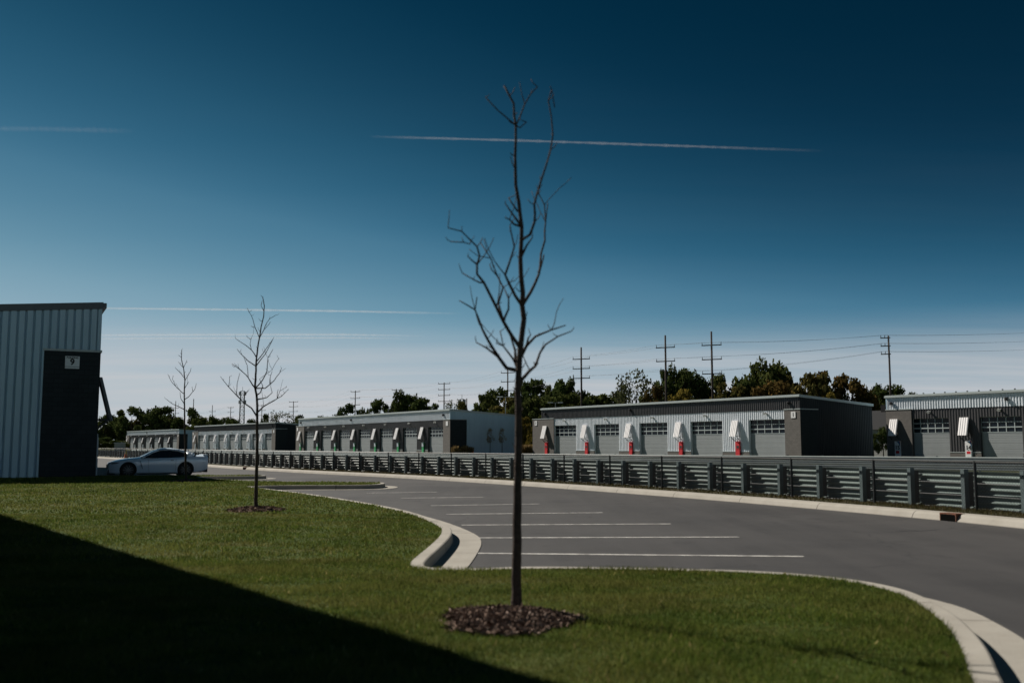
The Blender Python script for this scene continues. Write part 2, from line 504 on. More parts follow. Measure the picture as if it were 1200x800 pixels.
w = bpy.data.worlds.new('World'); S.world = w; w.use_nodes = True
nt = w.node_tree; nt.nodes.clear()
sky = nt.nodes.new('ShaderNodeTexSky'); sky.sky_type = 'NISHITA'; sky.sun_disc = False
sky.sun_elevation = SUN_EL
sky.sun_rotation = math.atan2(SUN_H.x, SUN_H.y)
sky.altitude = 100; sky.air_density = 1.0; sky.dust_density = 0.05; sky.ozone_density = 3.0
tc = nt.nodes.new('ShaderNodeTexCoord')
sx = nt.nodes.new('ShaderNodeSeparateXYZ'); nt.links.new(tc.outputs['Generated'], sx.inputs[0])
zz = mth(nt, 'ADD', mth(nt, 'MAXIMUM', sx.outputs[2], 0.0), 0.06)
cx = nt.nodes.new('ShaderNodeCombineXYZ')
nt.links.new(mth(nt, 'DIVIDE', sx.outputs[0], zz), cx.inputs[0])
nt.links.new(mth(nt, 'DIVIDE', sx.outputs[1], zz), cx.inputs[1])
mp = nt.nodes.new('ShaderNodeMapping'); mp.inputs['Rotation'].default_value = (0, 0, R(12)); mp.inputs['Scale'].default_value = (0.16, 0.75, 1)
nt.links.new(cx.outputs[0], mp.inputs[0])
cir = noise_fac(nt, mp.outputs[0], 0.8, 0.40, 0.64, 8, 0.62)
def ramp(nt, x, a, b):
    r = nt.nodes.new('ShaderNodeMapRange'); r.interpolation_type = 'SMOOTHSTEP'
    r.inputs['From Min'].default_value = a; r.inputs['From Max'].default_value = b
    nt.links.new(x, r.inputs[0]); return r.outputs[0]
low = ramp(nt, sx.outputs[2], 0.135, 0.052)
veil = mth(nt, 'MULTIPLY', low, mth(nt, 'MULTIPLY_ADD', cir, 0.52, 0.48))
high = mth(nt, 'MULTIPLY', mth(nt, 'MULTIPLY', ramp(nt, sx.outputs[2], 0.45, 0.10), cir), 0.018)
fac = mth(nt, 'MULTIPLY', mth(nt, 'MAXIMUM', veil, high), 0.92)
hs = node(nt, 'ShaderNodeHueSaturation', Hue=0.492, Saturation=1.12, Value=1.0)
nt.links.new(sky.outputs[0], hs.inputs['Color'])
# the sky's own brightness, developed to a deep polarised teal blue overhead
sp_ = nt.nodes.new('ShaderNodeSeparateColor'); nt.links.new(hs.outputs[0], sp_.inputs[0])
cr = nt.nodes.new('ShaderNodeValToRGB'); cr.color_ramp.interpolation = 'B_SPLINE'
stops = [(0.30, (0.006, 0.20, 0.46)), (0.40, (0.012, 0.36, 0.80)), (0.50, (0.03, 0.56, 1.25)), (0.64, (0.26, 1.55, 2.85)), (0.80, (0.85, 3.1, 5.1)), (1.08, (3.2, 6.3, 8.2)), (1.45, (6.8, 8.8, 10.2))]
el = cr.color_ramp.elements
while len(el) < len(stops): el.new(0.5)
for e_, (x_, c_) in zip(el, stops):
    e_.position = x_ / 1.5; e_.color = (*[v_ / 10.0 for v_ in c_], 1)
nt.links.new(mth(nt, 'DIVIDE', sp_.outputs[1], 9.0), cr.inputs[0])
deep = mixc(nt, 1.0, cr.outputs[0], (8.7, 8.7, 8.7), 'MULTIPLY')
col = mixc(nt, fac, deep, (9.0, 8.95, 9.2))
bg = nt.nodes.new('ShaderNodeBackground'); bg.inputs['Strength'].default_value = 0.05
nt.links.new(col, bg.inputs['Color'])
ow = nt.nodes.new('ShaderNodeOutputWorld'); nt.links.new(bg.outputs[0], ow.inputs[0])

S.view_settings.view_transform = 'Standard'
S.view_settings.look = 'None'
S.view_settings.exposure = 0.35
S.view_settings.gamma = 1.0
S.render.engine = 'CYCLES'
S.cycles.max_bounces = 6
S.cycles.transparent_max_bounces = 16

# ------------------------------------------------------------------ ground
g = MB(); g.quad((-6000, -3000, -0.06), (6000, -3000, -0.06), (6000, 9000, -0.06), (-6000, 9000, -0.06))
tag(g.build('ground', MAT['field']), kind='structure')

# kerb line along the guard rail, walked from far left to near right
kb = [(-150, 285), (-110, 214)] + [tuple(G(px, py, 0)[:2]) for px, py in
      ((150, 538.3), (240, 547), (340, 553.5), (480, 560.5), (620, 569.5), (820, 584.5), (1000, 600), (1200, 618.5))] + [(10.6, 12.5), (11.5, 6.0), (11.9, -4), (12, -40)]
rail_kerb = resample(chaikin(kb, 3), 0.6)
rail_kerb.reverse()          # walked near to far: right-hand side = away from the road

# asphalt lot: left edge far to the left, right edge under the kerb
a = MB()
edge = offset(rail_kerb, -0.0)
pts = [(p.x, p.y) for p in edge]
for (x0, y0), (x1, y1) in zip(pts[:-1:4], pts[4::4]):
    a.quad((x1, y1, 0), (x0, y0, 0), (-300, y0, 0), (-300, y1, 0))
tag(a.build('parking_lot', MAT['asphalt']), kind='structure')

k = MB()
sweep(k, rail_kerb, [(0.0, -0.02), (0.0, 0.012), (0.05, 0.10), (0.11, 0.142), (0.17, 0.152), (0.36, 0.155), (0.37, 0.10)])
tag(k.build('kerb', MAT['concrete']), kind='structure')
# verge strip behind that kerb
v = MB()
sweep(v, rail_kerb, [(0.36, 0.148), (0.9, 0.165), (1.5, 0.15), (2.3, 0.10), (3.2, 0.0), (3.3, -0.08)])
tag(v.build('verge', MAT['verge']), kind='structure')

# race track between the two rails
far_pts = [Vector((*tuple(G(px, py, 0.86))[:2], 0)) for px, py in ((1200, 535.2), (620, 531.3), (340, 527.6))]
d0 = (far_pts[1] - far_pts[0]).normalized()
far_line = [far_pts[0] - d0 * 60, far_pts[0], far_pts[1], far_pts[2], far_pts[2] + Vector((-62, 95, 0)), far_pts[2] + Vector((-120, 190, 0))]
far_line = resample(chaikin(far_line, 3), 2.1)
far_line.reverse()                                   # far left -> near right
t = MB()
ro = offset(rail_kerb, 3.1)
n = 60
def pick(line, f): return line[min(int(f * (len(line) - 1)), len(line) - 1)]
for i in range(n):
    p0, p1 = pick(ro, i / n), pick(ro, (i + 1) / n)
    q0, q1 = pick(far_line, 1 - i / n), pick(far_line, 1 - (i + 1) / n)
    t.quad((p0.x, p0.y, -0.02), (p1.x, p1.y, -0.02), (q1.x, q1.y, -0.02), (q0.x, q0.y, -0.02))
tag(t.build('race_track', MAT['track']), kind='structure')

# lawn outline, lawn on the left hand
def g15(px, py): 
    p = G(px, py, 0.15); return (p.x, p.y)
outl = [(0.2, -6), (0.9, 0.5), (1.85, 3.6), g15(1139, 800), g15(1127, 755), g15(1102, 725), g15(1081, 710), g15(1051, 692.5), g15(995, 680), g15(900, 670.6),
        g15(760, 667.2), g15(620, 665), (-0.35, 11.06), (-0.85, 11.08), (-1.14, 11.3), (-1.2, 11.9), g15(503, 640), g15(519.5, 624), g15(515, 615.2), g15(478, 600.3), g15(430, 590), g15(350, 577.3), g15(288, 570.2),
        (-8.9, 33.6), (-8.2, 34.6), (-6.2, 34.75), (-5.15, 34.95), (-4.75, 35.5), (-4.75, 36.7), (-5.2, 37.4), (-6.6, 37.7), (-9.3, 38.2),
        (-11.3, 39.9), (-13.6, 43.0), (-13.9, 44.4), (-12.6, 44.7), (-11.6, 45.0), (-11.3, 45.7), (-11.6, 46.3), (-13.0, 46.5), (-15.0, 46.2), (-19.3, 45.4)]
kerb_path = resample(chaikin(outl, 2), 0.16)
kerb_path = kerb_path + [Vector((-19.3, 45.4, 0))]
k2 = MB()
sweep(k2, kerb_path, [(0.0, 0.10), (0.0, 0.149), (0.145, 0.153), (0.162, 0.145), (0.178, 0.012), (0.42, 0.008), (0.62, 0.010), (0.625, -0.02)])
tag(k2.build('kerb', MAT['concrete']), kind='structure')

lawn_poly = [(p.x, p.y) for p in kerb_path] + [(-24, 45.2), (-140, 40), (-140, -40), (-2, -40)]
from mathutils.geometry import delaunay_2d_cdt
clean = []
for p in lawn_poly:
    if not clean or (Vector(p) - clean[-1]).length > 0.01: clean.append(Vector(p))
lv, _, lf, *_ = delaunay_2d_cdt(clean, [], [list(range(len(clean)))], 1, 1e-5)
me = bpy.data.meshes.new('lawn')
me.from_pydata([(p.x, p.y, 0.147) for p in lv], [], [tuple(f) for f in lf])
bm = bmesh.new(); bm.from_mesh(me)
for f in bm.faces:
    if f.normal.z < 0: f.normal_flip()
bm.to_mesh(me); bm.free(); me.materials.append(MAT['lawn'])
tag(link('lawn', me), kind='structure')

# parking bay lines
ln = MB()
def stripe(p, q, wd=0.105):
    p, q = Vector((p.x, p.y, 0)), Vector((q.x, q.y, 0))
    t_ = (q - p).normalized(); nrm = Vector((-t_.y, t_.x, 0)) * wd / 2
    m_ = 14
    for i in range(m_):
        a_, b_ = p + (q - p) * i / m_, p + (q - p) * (i + 1) / m_
        ln.quad(*[(x.x, x.y, 0.004) for x in (a_ - nrm, b_ - nrm, b_ + nrm, a_ + nrm)])
for (x0, y0, x1, y1) in ((556, 648, 942, 651.8), (553, 630, 866, 629), (541, 615, 786, 613.6), (523, 602.3, 706, 600.4), (505, 592.2, 632, 590.2),
                         (470, 583.4, 566, 582.2), (430, 577.4, 512, 576.4)):
    stripe(G(x0, y0), G(x1, y1))
stripe(Vector((-12.5, 42.0, 0)), Vector((-8.0, 41.9, 0)))
tag(ln.build('bay_lines', MAT['paint']), kind='structure')

# ------------------------------------------------------------------ grass blades
def in_poly(x, y, poly):
    px = np.array([p[0] for p in poly]); py = np.array([p[1] for p in poly])
    inside = np.zeros(len(x), bool)
    j = len(poly) - 1
    for i in range(len(poly)):
        c = ((py[i] > y) != (py[j] > y)) & (x < (px[j] - px[i]) * (y - py[i]) / (py[j] - py[i] + 1e-12) + px[i])
        inside ^= c; j = i
    return inside

TREES_AT = [G(605, 714.5, 0.17), G(300, 596.5, 0.17), G(218, 563.3, 0.17)]
MULCH_AT = [G(594, 728, 0.15), TREES_AT[1], TREES_AT[2]]
MULCH_R = [0.47, 0.60, 0.66]

def blades(name, bands, poly, z0):
    V, T, Q = [], [], []
    tot = 0
    for (ya, yb, dens, hh, ww) in bands:
        xa, xb = -0.53 * yb - 2.5, 0.53 * yb + 2.5
        xa = max(xa, -26)
        n = int((xb - xa) * (yb - ya) * dens)
        x = nrg.uniform(xa, xb, n); y = nrg.uniform(ya, yb, n)
        keep = (np.abs(x) < 0.53 * y + 2.2) & in_poly(x, y, poly)
        for tp, mr in zip(MULCH_AT, MULCH_R):
            keep &= ((x - tp.x) / mr) ** 2 + ((y - tp.y) / (mr * 1.15)) ** 2 > nrg.uniform(0.82, 1.1, n)
        x, y = x[keep], y[keep]; n = len(x)
        h = hh * nrg.uniform(0.45, 1.15, n) * (0.8 + 0.35 * np.sin(x * 3.1 + 1.7 * np.sin(y * 2.3)) * np.sin(y * 2.7))
        wd = ww * nrg.uniform(0.6, 1.3, n)
        an = nrg.uniform(0, 2 * math.pi, n); ln_ = nrg.uniform(0.15, 1.0, n) * h
        la = nrg.uniform(0, 2 * math.pi, n)
        stray = nrg.random(n) < (0.0022 if yb < 21 else 0.004)
        wd = np.where(stray, nrg.uniform(0.02, 0.045, n), wd); h = np.where(stray, h * 1.05, h)
        dx, dy = np.cos(an) * wd / 2, np.sin(an) * wd / 2
        z = np.full(n, z0)
        v = np.empty((n, 3, 3))
        v[:, 0] = np.stack([x - dx, y - dy, z], 1); v[:, 1] = np.stack([x + dx, y + dy, z], 1)
        v[:, 2] = np.stack([x + np.cos(la) * ln_, y + np.sin(la) * ln_, z + h], 1)
        V.append(v.reshape(-1, 3)); T.append(np.repeat(np.where(stray, 1.0, np.clip(nrg.beta(2, 2.6, n) + (nrg.random(n) < 0.06) * 0.4, 0, 1)), 3))
        Q.append(np.arange(n * 3) + tot); tot += n * 3
    return fast_mesh(name, np.concatenate(V), np.concatenate(Q), MAT['grass'], np.concatenate(T), tri=True)

gm_ = blades('grass', [(2.5, 7.5, 5200, 0.052, 0.0065), (7.5, 12, 3600, 0.052, 0.0085), (12, 20, 900, 0.055, 0.015), (20, 47, 260, 0.06, 0.028)], lawn_poly, 0.146)
tag(link('grass', gm_), 'short mown green lawn grass with a few dry patches', 'grass', kind='stuff')
# coarse grass on the verge under the guard rail
vp_in = offset(rail_kerb, 0.42); vp_out = offset(rail_kerb, 2.2)
vb = blades('verge_grass', [(10, 24, 500, 0.09, 0.014), (24, 60, 150, 0.10, 0.03)],
            [(p.x, p.y) for p in vp_in] + [(p.x, p.y) for p in reversed(vp_out)], 0.15)
vb.materials[0] = leafy_mat('verge_blade', [(0.03, 0.035, 0.012), (0.065, 0.055, 0.022), (0.10, 0.075, 0.035)])
tag(link('verge_grass', vb), 'rough brownish grass along the foot of the guard rail', 'grass', kind='stuff')

# ------------------------------------------------------------------ mulch beds
def mulch(c, r, nchip, label, seed):
    rr = np.random.default_rng(seed)
    V, Q, T = [], [], []
    N = 40; rings = 7
    def hgt(q): return 0.010 + 0.060 * max(0, 1 - q ** 2.0)
    V.append([0, 0, hgt(0)]); T.append(0.2)
    rad = [r * (1 + 0.10 * math.sin(3 * a_ + seed) + 0.07 * math.sin(5 * a_ + 2 * seed) + 0.04 * math.sin(9 * a_)) for a_ in np.linspace(0, 2 * math.pi, N, endpoint=False)]
    for i in range(1, rings + 1):
        q = i / rings
        for j in range(N):
            a_ = 2 * math.pi * j / N
            V.append([math.cos(a_) * rad[j] * q, math.sin(a_) * rad[j] * q * 1.15, hgt(q) + rr.uniform(-0.012, 0.012) * (q < 1) - (0.02 if i == rings else 0)])
            T.append(rr.uniform(0.0, 0.35))
    for j in range(N):
        Q.append([0, 1 + j, 1 + (j + 1) % N, 0])
    for i in range(1, rings):
        for j in range(N):
            a_, b_ = 1 + (i - 1) * N, 1 + i * N
            Q.append([a_ + j, b_ + j, b_ + (j + 1) % N, a_ + (j + 1) % N])
    faces = [tuple(dict.fromkeys(q)) for q in Q]
    for _ in range(nchip):
        a_ = rr.uniform(0, 2 * math.pi); q = math.sqrt(rr.uniform(0, 1.0)) * (1 + 0.22 * rr.random() ** 4)
        j = int(a_ / (2 * math.pi) * N) % N
        c0 = np.array([math.cos(a_) * rad[j] * q, math.sin(a_) * rad[j] * q * 1.15, hgt(min(q, 1)) + rr.uniform(0.0, 0.022)])
        l_, w_ = rr.uniform(0.008, 0.045) * rr.uniform(.5, 1.1), rr.uniform(0.003, 0.010)
        d = rr.normal(size=3); d[2] *= 0.35; d /= np.linalg.norm(d)
        e = np.cross(d, rr.normal(size=3)); e /= np.linalg.norm(e)
        b0 = len(V)
        for sx_, sy_ in ((-1, -1), (1, -1), (1, 1), (-1, 1)):
            V.append(list(c0 + d * l_ * sx_ + e * w_ * sy_))
        tv = rr.beta(1.6, 2.0)
        T += [tv] * 4
        faces.append((b0, b0 + 1, b0 + 2, b0 + 3))
    me = bpy.data.meshes.new('mulch_bed'); me.from_pydata([tuple(x) for x in V], [], faces)
    at = me.attributes.new('tint', 'FLOAT', 'POINT'); at.data.foreach_set('value', np.array(T, dtype=np.float32))
    me.materials.append(MAT['chip'])
    o = link('mulch_bed', me, loc=(c.x, c.y, 0.148))
    return tag(o, label, 'mulch bed', 'mulch rings round the saplings')

mulch(MULCH_AT[0], 0.46, 11000, 'wide mound of brown bark mulch round the nearest sapling', 1)
mulch(TREES_AT[1], 0.58, 1500, 'ring of brown bark mulch round the middle-sized bare sapling on the lawn', 2)
mulch(TREES_AT[2], 0.64, 900, 'thin dark mulch ring round the small sapling in front of the parked car', 3)

# ------------------------------------------------------------------ saplings (bare)
def sapling(label, base, trunk, branches, seed, r0, r1, twigs=2.0, side=0.05):
    """trunk/branches are read off the photo in its picture scale and turned into metres at the tree's own distance;
    every limb gets its own depth so the crown is round"""
    rr = random.Random(seed)
    Y = base.y
    root = empty('bare_sapling', (base.x, base.y, 0.15))
    def loc(px, py, dy=0.0):
        p = P(px, py, Y); return Vector((p.x - base.x, dy, p.z - 0.15))
    tp = [loc(*q) for q in trunk]
    tp[0].z = -0.05
    n = len(tp)
    zt = tp[-1].z
    dyf = lambda z: 0.03 * math.sin(z * 2.1 + seed)
    tp = [Vector((p.x, dyf(p.z), p.z)) for p in tp]
    # smooth and add jitter
    def refine(pts, jit):
        out = [pts[0]]
        for a_, b_ in zip(pts, pts[1:]):
            L = (b_ - a_).length; m_ = max(1, int(L / 0.09))
            for i in range(1, m_ + 1):
                p = a_ + (b_ - a_) * i / m_
                if i < m_: p = p + Vector((rr.uniform(-1, 1), rr.uniform(-1, 1), rr.uniform(-.5, .5))) * jit
                out.append(p)
        return out
    tk = refine(tp, 0.004)
    mb = MB()
    rad = [r0 + (r1 - r0) * min(1, max(0, p.z / zt)) ** 0.9 for p in tk]
    rad[0] *= 1.35
    if len(rad) > 1: rad[1] *= 1.12
    mb.tube(tk, rad, 9)
    mb.build('trunk', MAT['bark'], root, smooth=True)
    def trunk_r(z): return r0 + (r1 - r0) * min(1, max(0, z / zt)) ** 0.9
    made = []
    for bi, br in enumerate(branches):
        bmb = MB()
        q = [loc(*p) for p in br]; bpx = br
        par = min(tk, key=lambda p: (Vector((p.x, 0, p.z)) - Vector((q[0].x, 0, q[0].z))).length)
        dist = (Vector((par.x, 0, par.z)) - Vector((q[0].x, 0, q[0].z))).length
        yb = par.y; rb = trunk_r(q[0].z) * 0.70
        if made:
            bp, br_ = min(((p, r_) for pl, rl in made for p, r_ in zip(pl, rl)), key=lambda t_: (Vector((t_[0].x, 0, t_[0].z)) - Vector((q[0].x, 0, q[0].z))).length)
            bd = (Vector((bp.x, 0, bp.z)) - Vector((q[0].x, 0, q[0].z))).length
            if bd < dist: par, yb, rb, dist = bp, bp.y, br_ * 0.8, bd
        L = sum((b_ - a_).length for a_, b_ in zip(q, q[1:]))
        sl_ = rr.choice((-1, 1)) * rr.uniform(0.25, 0.75)
        run = 0.0; q2 = [Vector((par.x, yb, par.z)) if dist < 0.12 else Vector((q[0].x, yb, q[0].z))]
        for (a_, b_), (bx, by) in zip(zip(q, q[1:]), bpx[1:]):
            run += (b_ - a_).length
            dyy = yb + max(-.45, min(.45, sl_ * run * (1 - 0.3 * run / L)))
            pp = P(bx, by, Y + dyy)
            q2.append(Vector((pp.x - base.x, dyy, pp.z - 0.15)))
        pl = refine(q2, 0.008)
        tip = r1 * 0.6
        rl = [rb + (tip - rb) * (i / (len(pl) - 1)) ** 0.8 for i in range(len(pl))]
        bmb.tube(pl, rl, 7)
        made.append((pl, rl))
        # side branches
        for i in range(max(2, len(pl) // 4), len(pl) - 1):
            if rr.random() < side:
                t_ = (pl[i] - pl[i - 1]).normalized()
                d = (t_ * 0.8 + Vector((rr.uniform(-1, 1), rr.uniform(-1, 1), rr.uniform(-.1, .7))).normalized() * 0.8).normalized()
                Ls = rr.uniform(0.14, 0.42); p = pl[i]; sub = [p]; ns = max(3, int(Ls / 0.07))
                for k_ in range(ns):
                    d = (d + Vector((rr.uniform(-.25, .25), rr.uniform(-.25, .25), rr.uniform(-.08, .28)))).normalized()
                    p = p + d * Ls / ns; sub.append(p)
                r_0 = min(rl[i] * .65, r1 * .75)
                bmb.tube(sub, [r_0 + (tip * .55 - r_0) * k_ / ns for k_ in range(ns + 1)], 5)
        # fine twigs and buds
        for i in range(2, len(pl)):
            if rr.random() < 0.16 * twigs:
                d = Vector((rr.uniform(-1, 1), rr.uniform(-1, 1), rr.uniform(0.0, 1.3))).normalized()
                Lt = rr.uniform(0.02, 0.12) * (1.7 if rr.random() < 0.2 else 0.8)
                p0 = pl[i]; p1 = p0 + d * Lt * 0.6; p2 = p1 + (d + Vector((0, 0, 0.6))).normalized() * Lt * 0.5
                bmb.tube([p0, p1, p2], [tip * 0.9, tip * 0.75, tip * 0.5], 4)
        bmb.build('branch', MAT['bark'], root, smooth=True)
    # twigs on the trunk's upper half
    for p in tk[len(tk) // 3:]:
        if rr.random() < 0.13 * twigs:
            d = Vector((rr.uniform(-1, 1), rr.uniform(-1, 1), rr.uniform(0.1, 1.0))).normalized()
            Lt = rr.uniform(0.03, 0.10)
            MB().tube([p, p + d * Lt * 0.6, p + d * Lt + Vector((0, 0, Lt * 0.3))], [r1 * 0.7, r1 * 0.55, r1 * 0.35], 4).build('twig', MAT['bark'], root)
    return tag(root, label, 'tree', 'young bare trees on the lawn')

T1 = [(605, 716), (605.5, 650), (606, 600), (607, 560), (607.5, 500), (606.6, 457), (608, 434), (609.8, 407.5), (611.9, 389), (614, 373), (611.9, 357.6), (612.7, 342), (610.6, 323.5), (609.8, 302.5), (611, 281.5), (611.3, 265.7), (609, 248), (608, 238), (604.4, 218), (604, 200), (603.6, 184), (604.4, 166), (604.4, 148), (602.5, 136), (602, 122), (597, 113), (591, 101)]
B1 = [[(604.4, 148), (609, 138), (615, 122), (622, 110), (630, 102)], [(604.4, 149), (596, 140), (583, 129), (569, 114)], [(605, 156), (609, 150), (617, 143)],
      [(612, 284), (621, 275), (626.3, 260.5), (627, 250), (626, 240), (629, 228), (634, 212), (640, 194), (645, 176), (648, 158), (646, 136), (642.6, 118), (646.6, 105)],
      [(646, 133), (650, 126)],
      [(613.7, 352), (622, 342), (631.5, 321), (632.8, 313), (634, 297), (638.6, 281.5), (639.4, 260.5), (638, 240), (634, 232)], [(632.5, 315), (636.8, 302), (637.5, 298)], [(638, 243), (642, 238)],
      [(611, 359), (604, 347), (596, 331), (592, 322), (598.7, 302.5), (602.7, 289), (598.7, 271), (597.5, 264)],
      [(610.5, 271), (602.7, 263), (597, 257), (592, 255)], [(609, 250), (606, 247), (600, 238), (596, 232)], [(609, 262), (600, 250), (592, 238)], [(612, 300), (617, 288), (624, 278)],
      [(608, 402), (598.7, 391.7), (589.5, 376), (581.7, 360), (573.8, 344.5), (567, 331), (559, 321), (559, 310), (562, 300), (559, 289), (551.5, 281.5), (541, 271), (525, 267)],
      [(558, 288), (551, 286), (543.6, 284), (528, 283)], [(570, 337), (562, 331), (554, 327), (542, 320)], [(559, 312), (552, 304), (548, 300)],
      [(592, 378.6), (587, 366), (584, 355), (589.5, 336.6), (583, 323.5), (575, 302.5), (563, 284)], [(589.5, 374), (596, 362), (596, 350), (591, 338)], [(583, 324), (576, 316), (574, 310)],
      [(605, 444), (593.5, 431), (584, 418), (571, 397), (560.7, 373), (556.7, 363), (547, 357), (538, 352)], [(582, 415), (570, 407.5), (558, 401)], [(556.7, 363), (559, 348)],
      [(605.5, 440), (604, 425), (603.5, 410), (599, 396), (596, 388)], [(603.5, 424), (599.5, 418), (589.5, 405), (581.7, 402)], [(590, 405), (588, 396), (586, 388)],
      [(607.5, 446), (612, 444), (621, 434), (627.6, 428.5), (633, 412.7), (639.4, 403.5), (654, 394), (669.6, 388)], [(625, 430), (625.5, 424)],
      [(609, 421), (617, 405), (627.6, 394), (646, 386.5), (663, 381)], [(618, 404), (619, 396), (622, 392)]]
sapling('tallest bare sapling, nearest, standing in the wide mulch mound in the foreground', TREES_AT[0], T1, B1, 3, 0.044, 0.0075, 4.5, 0.2)
T2 = [(300, 597), (300.5, 560), (301, 520), (301.5, 478), (301, 463), (299.4, 455), (300, 439.6), (300.6, 424), (302, 409), (304, 395.7), (305.7, 383), (308.7, 370), (309.4, 358.5), (307.4, 347.5)]
B2 = [[(300.8, 490), (294.7, 478), (285.4, 471.7), (277, 463), (267.7, 453), (258.4, 441)], [(277, 463), (277.8, 449.7), (281, 437)], [(269, 455), (269, 447), (269, 441)], [(285, 471), (287, 462), (291, 457)],
      [(299, 455), (293, 446), (288, 438.8), (280, 432), (272, 426)], [(289, 440), (289.6, 427.8), (285.4, 417.6)], [(280, 432), (277, 428), (274, 430)],
      [(299.3, 429.5), (290.5, 422.7), (283.7, 416), (277.8, 409)], [(300.3, 417.6), (294.7, 410), (288.8, 405), (276, 396.5)], [(295, 410), (293, 403), (294, 398), (289, 394)],
      [(302, 395.7), (299, 384), (294.7, 370), (289.6, 361)], [(299, 384), (294, 382)],
      [(301.5, 483), (309, 476), (320, 470), (330, 464), (338, 456)], [(324, 467), (328, 458), (336, 453)], [(322, 468), (325, 460), (326, 456)],
      [(301, 470), (312.4, 465.8), (319, 459.9), (317, 452)], [(301, 463), (305, 460), (308, 452), (304, 444)],
      [(300, 457), (310.7, 454.8), (321, 446), (327.6, 437), (330, 431)], [(317, 449), (317, 440), (319, 435)],
      [(300, 453), (307.4, 445.5), (313, 434.5), (314, 419), (320, 409)], [(308, 444), (319, 433), (324, 423.5), (327, 420)],
      [(300.7, 424), (309, 413), (320, 397)], [(300.5, 428), (310.7, 415), (317, 403), (321, 395)],
      [(304, 394), (310.7, 382), (315.8, 373.7), (322.6, 369.5)], [(309, 385), (315, 380), (317, 377)], [(309, 364), (306, 358), (307, 353)]]
sapling('middle-sized bare sapling with a wide branching crown on the sunlit lawn', TREES_AT[1], T2, B2, 5, 0.043, 0.008, 3.0, 0.14)
T3 = [(218, 563), (217.5, 530), (216.5, 500), (216, 477), (215.8, 458.6), (216.8, 446), (215.8, 434), (213, 421.5), (213, 410)]
B3 = [[(215, 461), (207.5, 454.5), (201, 447), (197, 439)], [(204, 451), (202, 444), (203, 440)], [(216, 443), (210.6, 436), (205.5, 431)], [(217, 446), (223, 435), (224, 431)], [(216.5, 469), (221, 464.8), (228, 456.5), (230, 449)], [(225, 460), (225, 453)],
      [(215.8, 479), (209, 476), (202, 473), (194, 467)], [(216, 474), (212, 467), (211, 460)], [(215, 432), (209, 424)], [(216, 430), (219, 422)], [(213, 420), (209, 416)], [(216.4, 455), (221, 447)]]
sapling('smallest bare sapling, in front of the parked car', TREES_AT[2], T3, B3, 8, 0.050, 0.012, 3.0, 0.09)
# ------------------------------------------------------------------ corrugated sheets
def corr(mb, a, b, z0, za, zb, out, pitch=0.32, depth=0.04, groove=False):
    """ribbed sheet from a to b (2-D), bottom z0, top za..zb, ribs stand out along `out` (2-D unit)"""
    a, b, o = Vector(a), Vector(b), Vector(out)
    L = (b - a).length
    n = max(1, round(L / pitch))
    prof = []
    for i in range(n):
        for f_, d in (((0.0, 1), (0.66, 1), (0.71, 0), (0.95, 0)) if groove else ((0.0, 0), (0.30, 0), (0.42, 1), (0.62, 1), (0.74, 0))):
            prof.append(((i + f_) / n, d * depth))
    prof.append((1.0, 0))
    base = len(mb.v)
    for t_, d in prof:
        p = a + (b - a) * t_ + o * d
        mb.v.append((p.x, p.y, z0)); mb.v.append((p.x, p.y, za + (zb - za) * t_))
    for i in range(len(prof) - 1):
        j = base + 2 * i
        mb.f.append((j, j + 2, j + 3, j + 1))
    return mb

# ------------------------------------------------------------------ garages
CACHE = {}
def cached(key, fn):
    if key not in CACHE: CACHE[key] = fn()
    return CACHE[key]

def door_meshes(w, h):
    def panel():
        m = MB(); zg = 2.9; rows = 5
        for i in range(rows):
            z0, z1 = zg * i / rows, zg * (i + 1) / rows
            m.quad((0, 0, z0 + 0.025), (w, 0, z0 + 0.025), (w, 0, z1), (0, 0, z1))
            m.quad((0, 0.03, z0), (w, 0.03, z0), (w, 0, z0 + 0.025), (0, 0, z0 + 0.025))
            m.quad((0, 0, z1), (w, 0, z1), (w, 0.03, z1), (0, 0.03, z1))
            for k_ in range(1, 3):
                zz_ = z0 + (z1 - z0) * k_ / 3
                m.box(0.05, w - 0.05, -0.006, 0.0, zz_, zz_ + 0.02)
        return m.mesh('garage_door', MAT['door'])
    def sash():
        m = MB(); zg = 2.9; rows, cols = 3, 5
        rh = (h - zg) / rows
        for r_ in range(rows + 1):
            zc = zg + rh * r_
            th = 0.11 if r_ in (0, 1) else 0.07
            m.box(0, w, -0.03, 0.02, max(zc - th / 2, zg + 0.002), min(zc + th / 2, h))
        for c_ in range(cols + 1):
            xc = w * c_ / cols
            for r_ in range(rows):
                th0 = 0.056 if r_ in (0, 1) else 0.036
                m.box(max(xc - 0.04, 0), min(xc + 0.04, w), -0.026, 0.02, zg + rh * r_ + th0, zg + rh * (r_ + 1) - 0.056)
        return m.mesh('window_frame', MAT['sash'])
    def pane():
        m = MB(); m.quad((0, 0.025, 2.9), (w, 0.025, 2.9), (w, 0.025, h), (0, 0.025, h))
        return m.mesh('glazing', MAT['glass'])
    key = round(w, 3)
    return cached(('dp', key), panel), cached(('ds', key), sash), cached(('dg', key), pane)

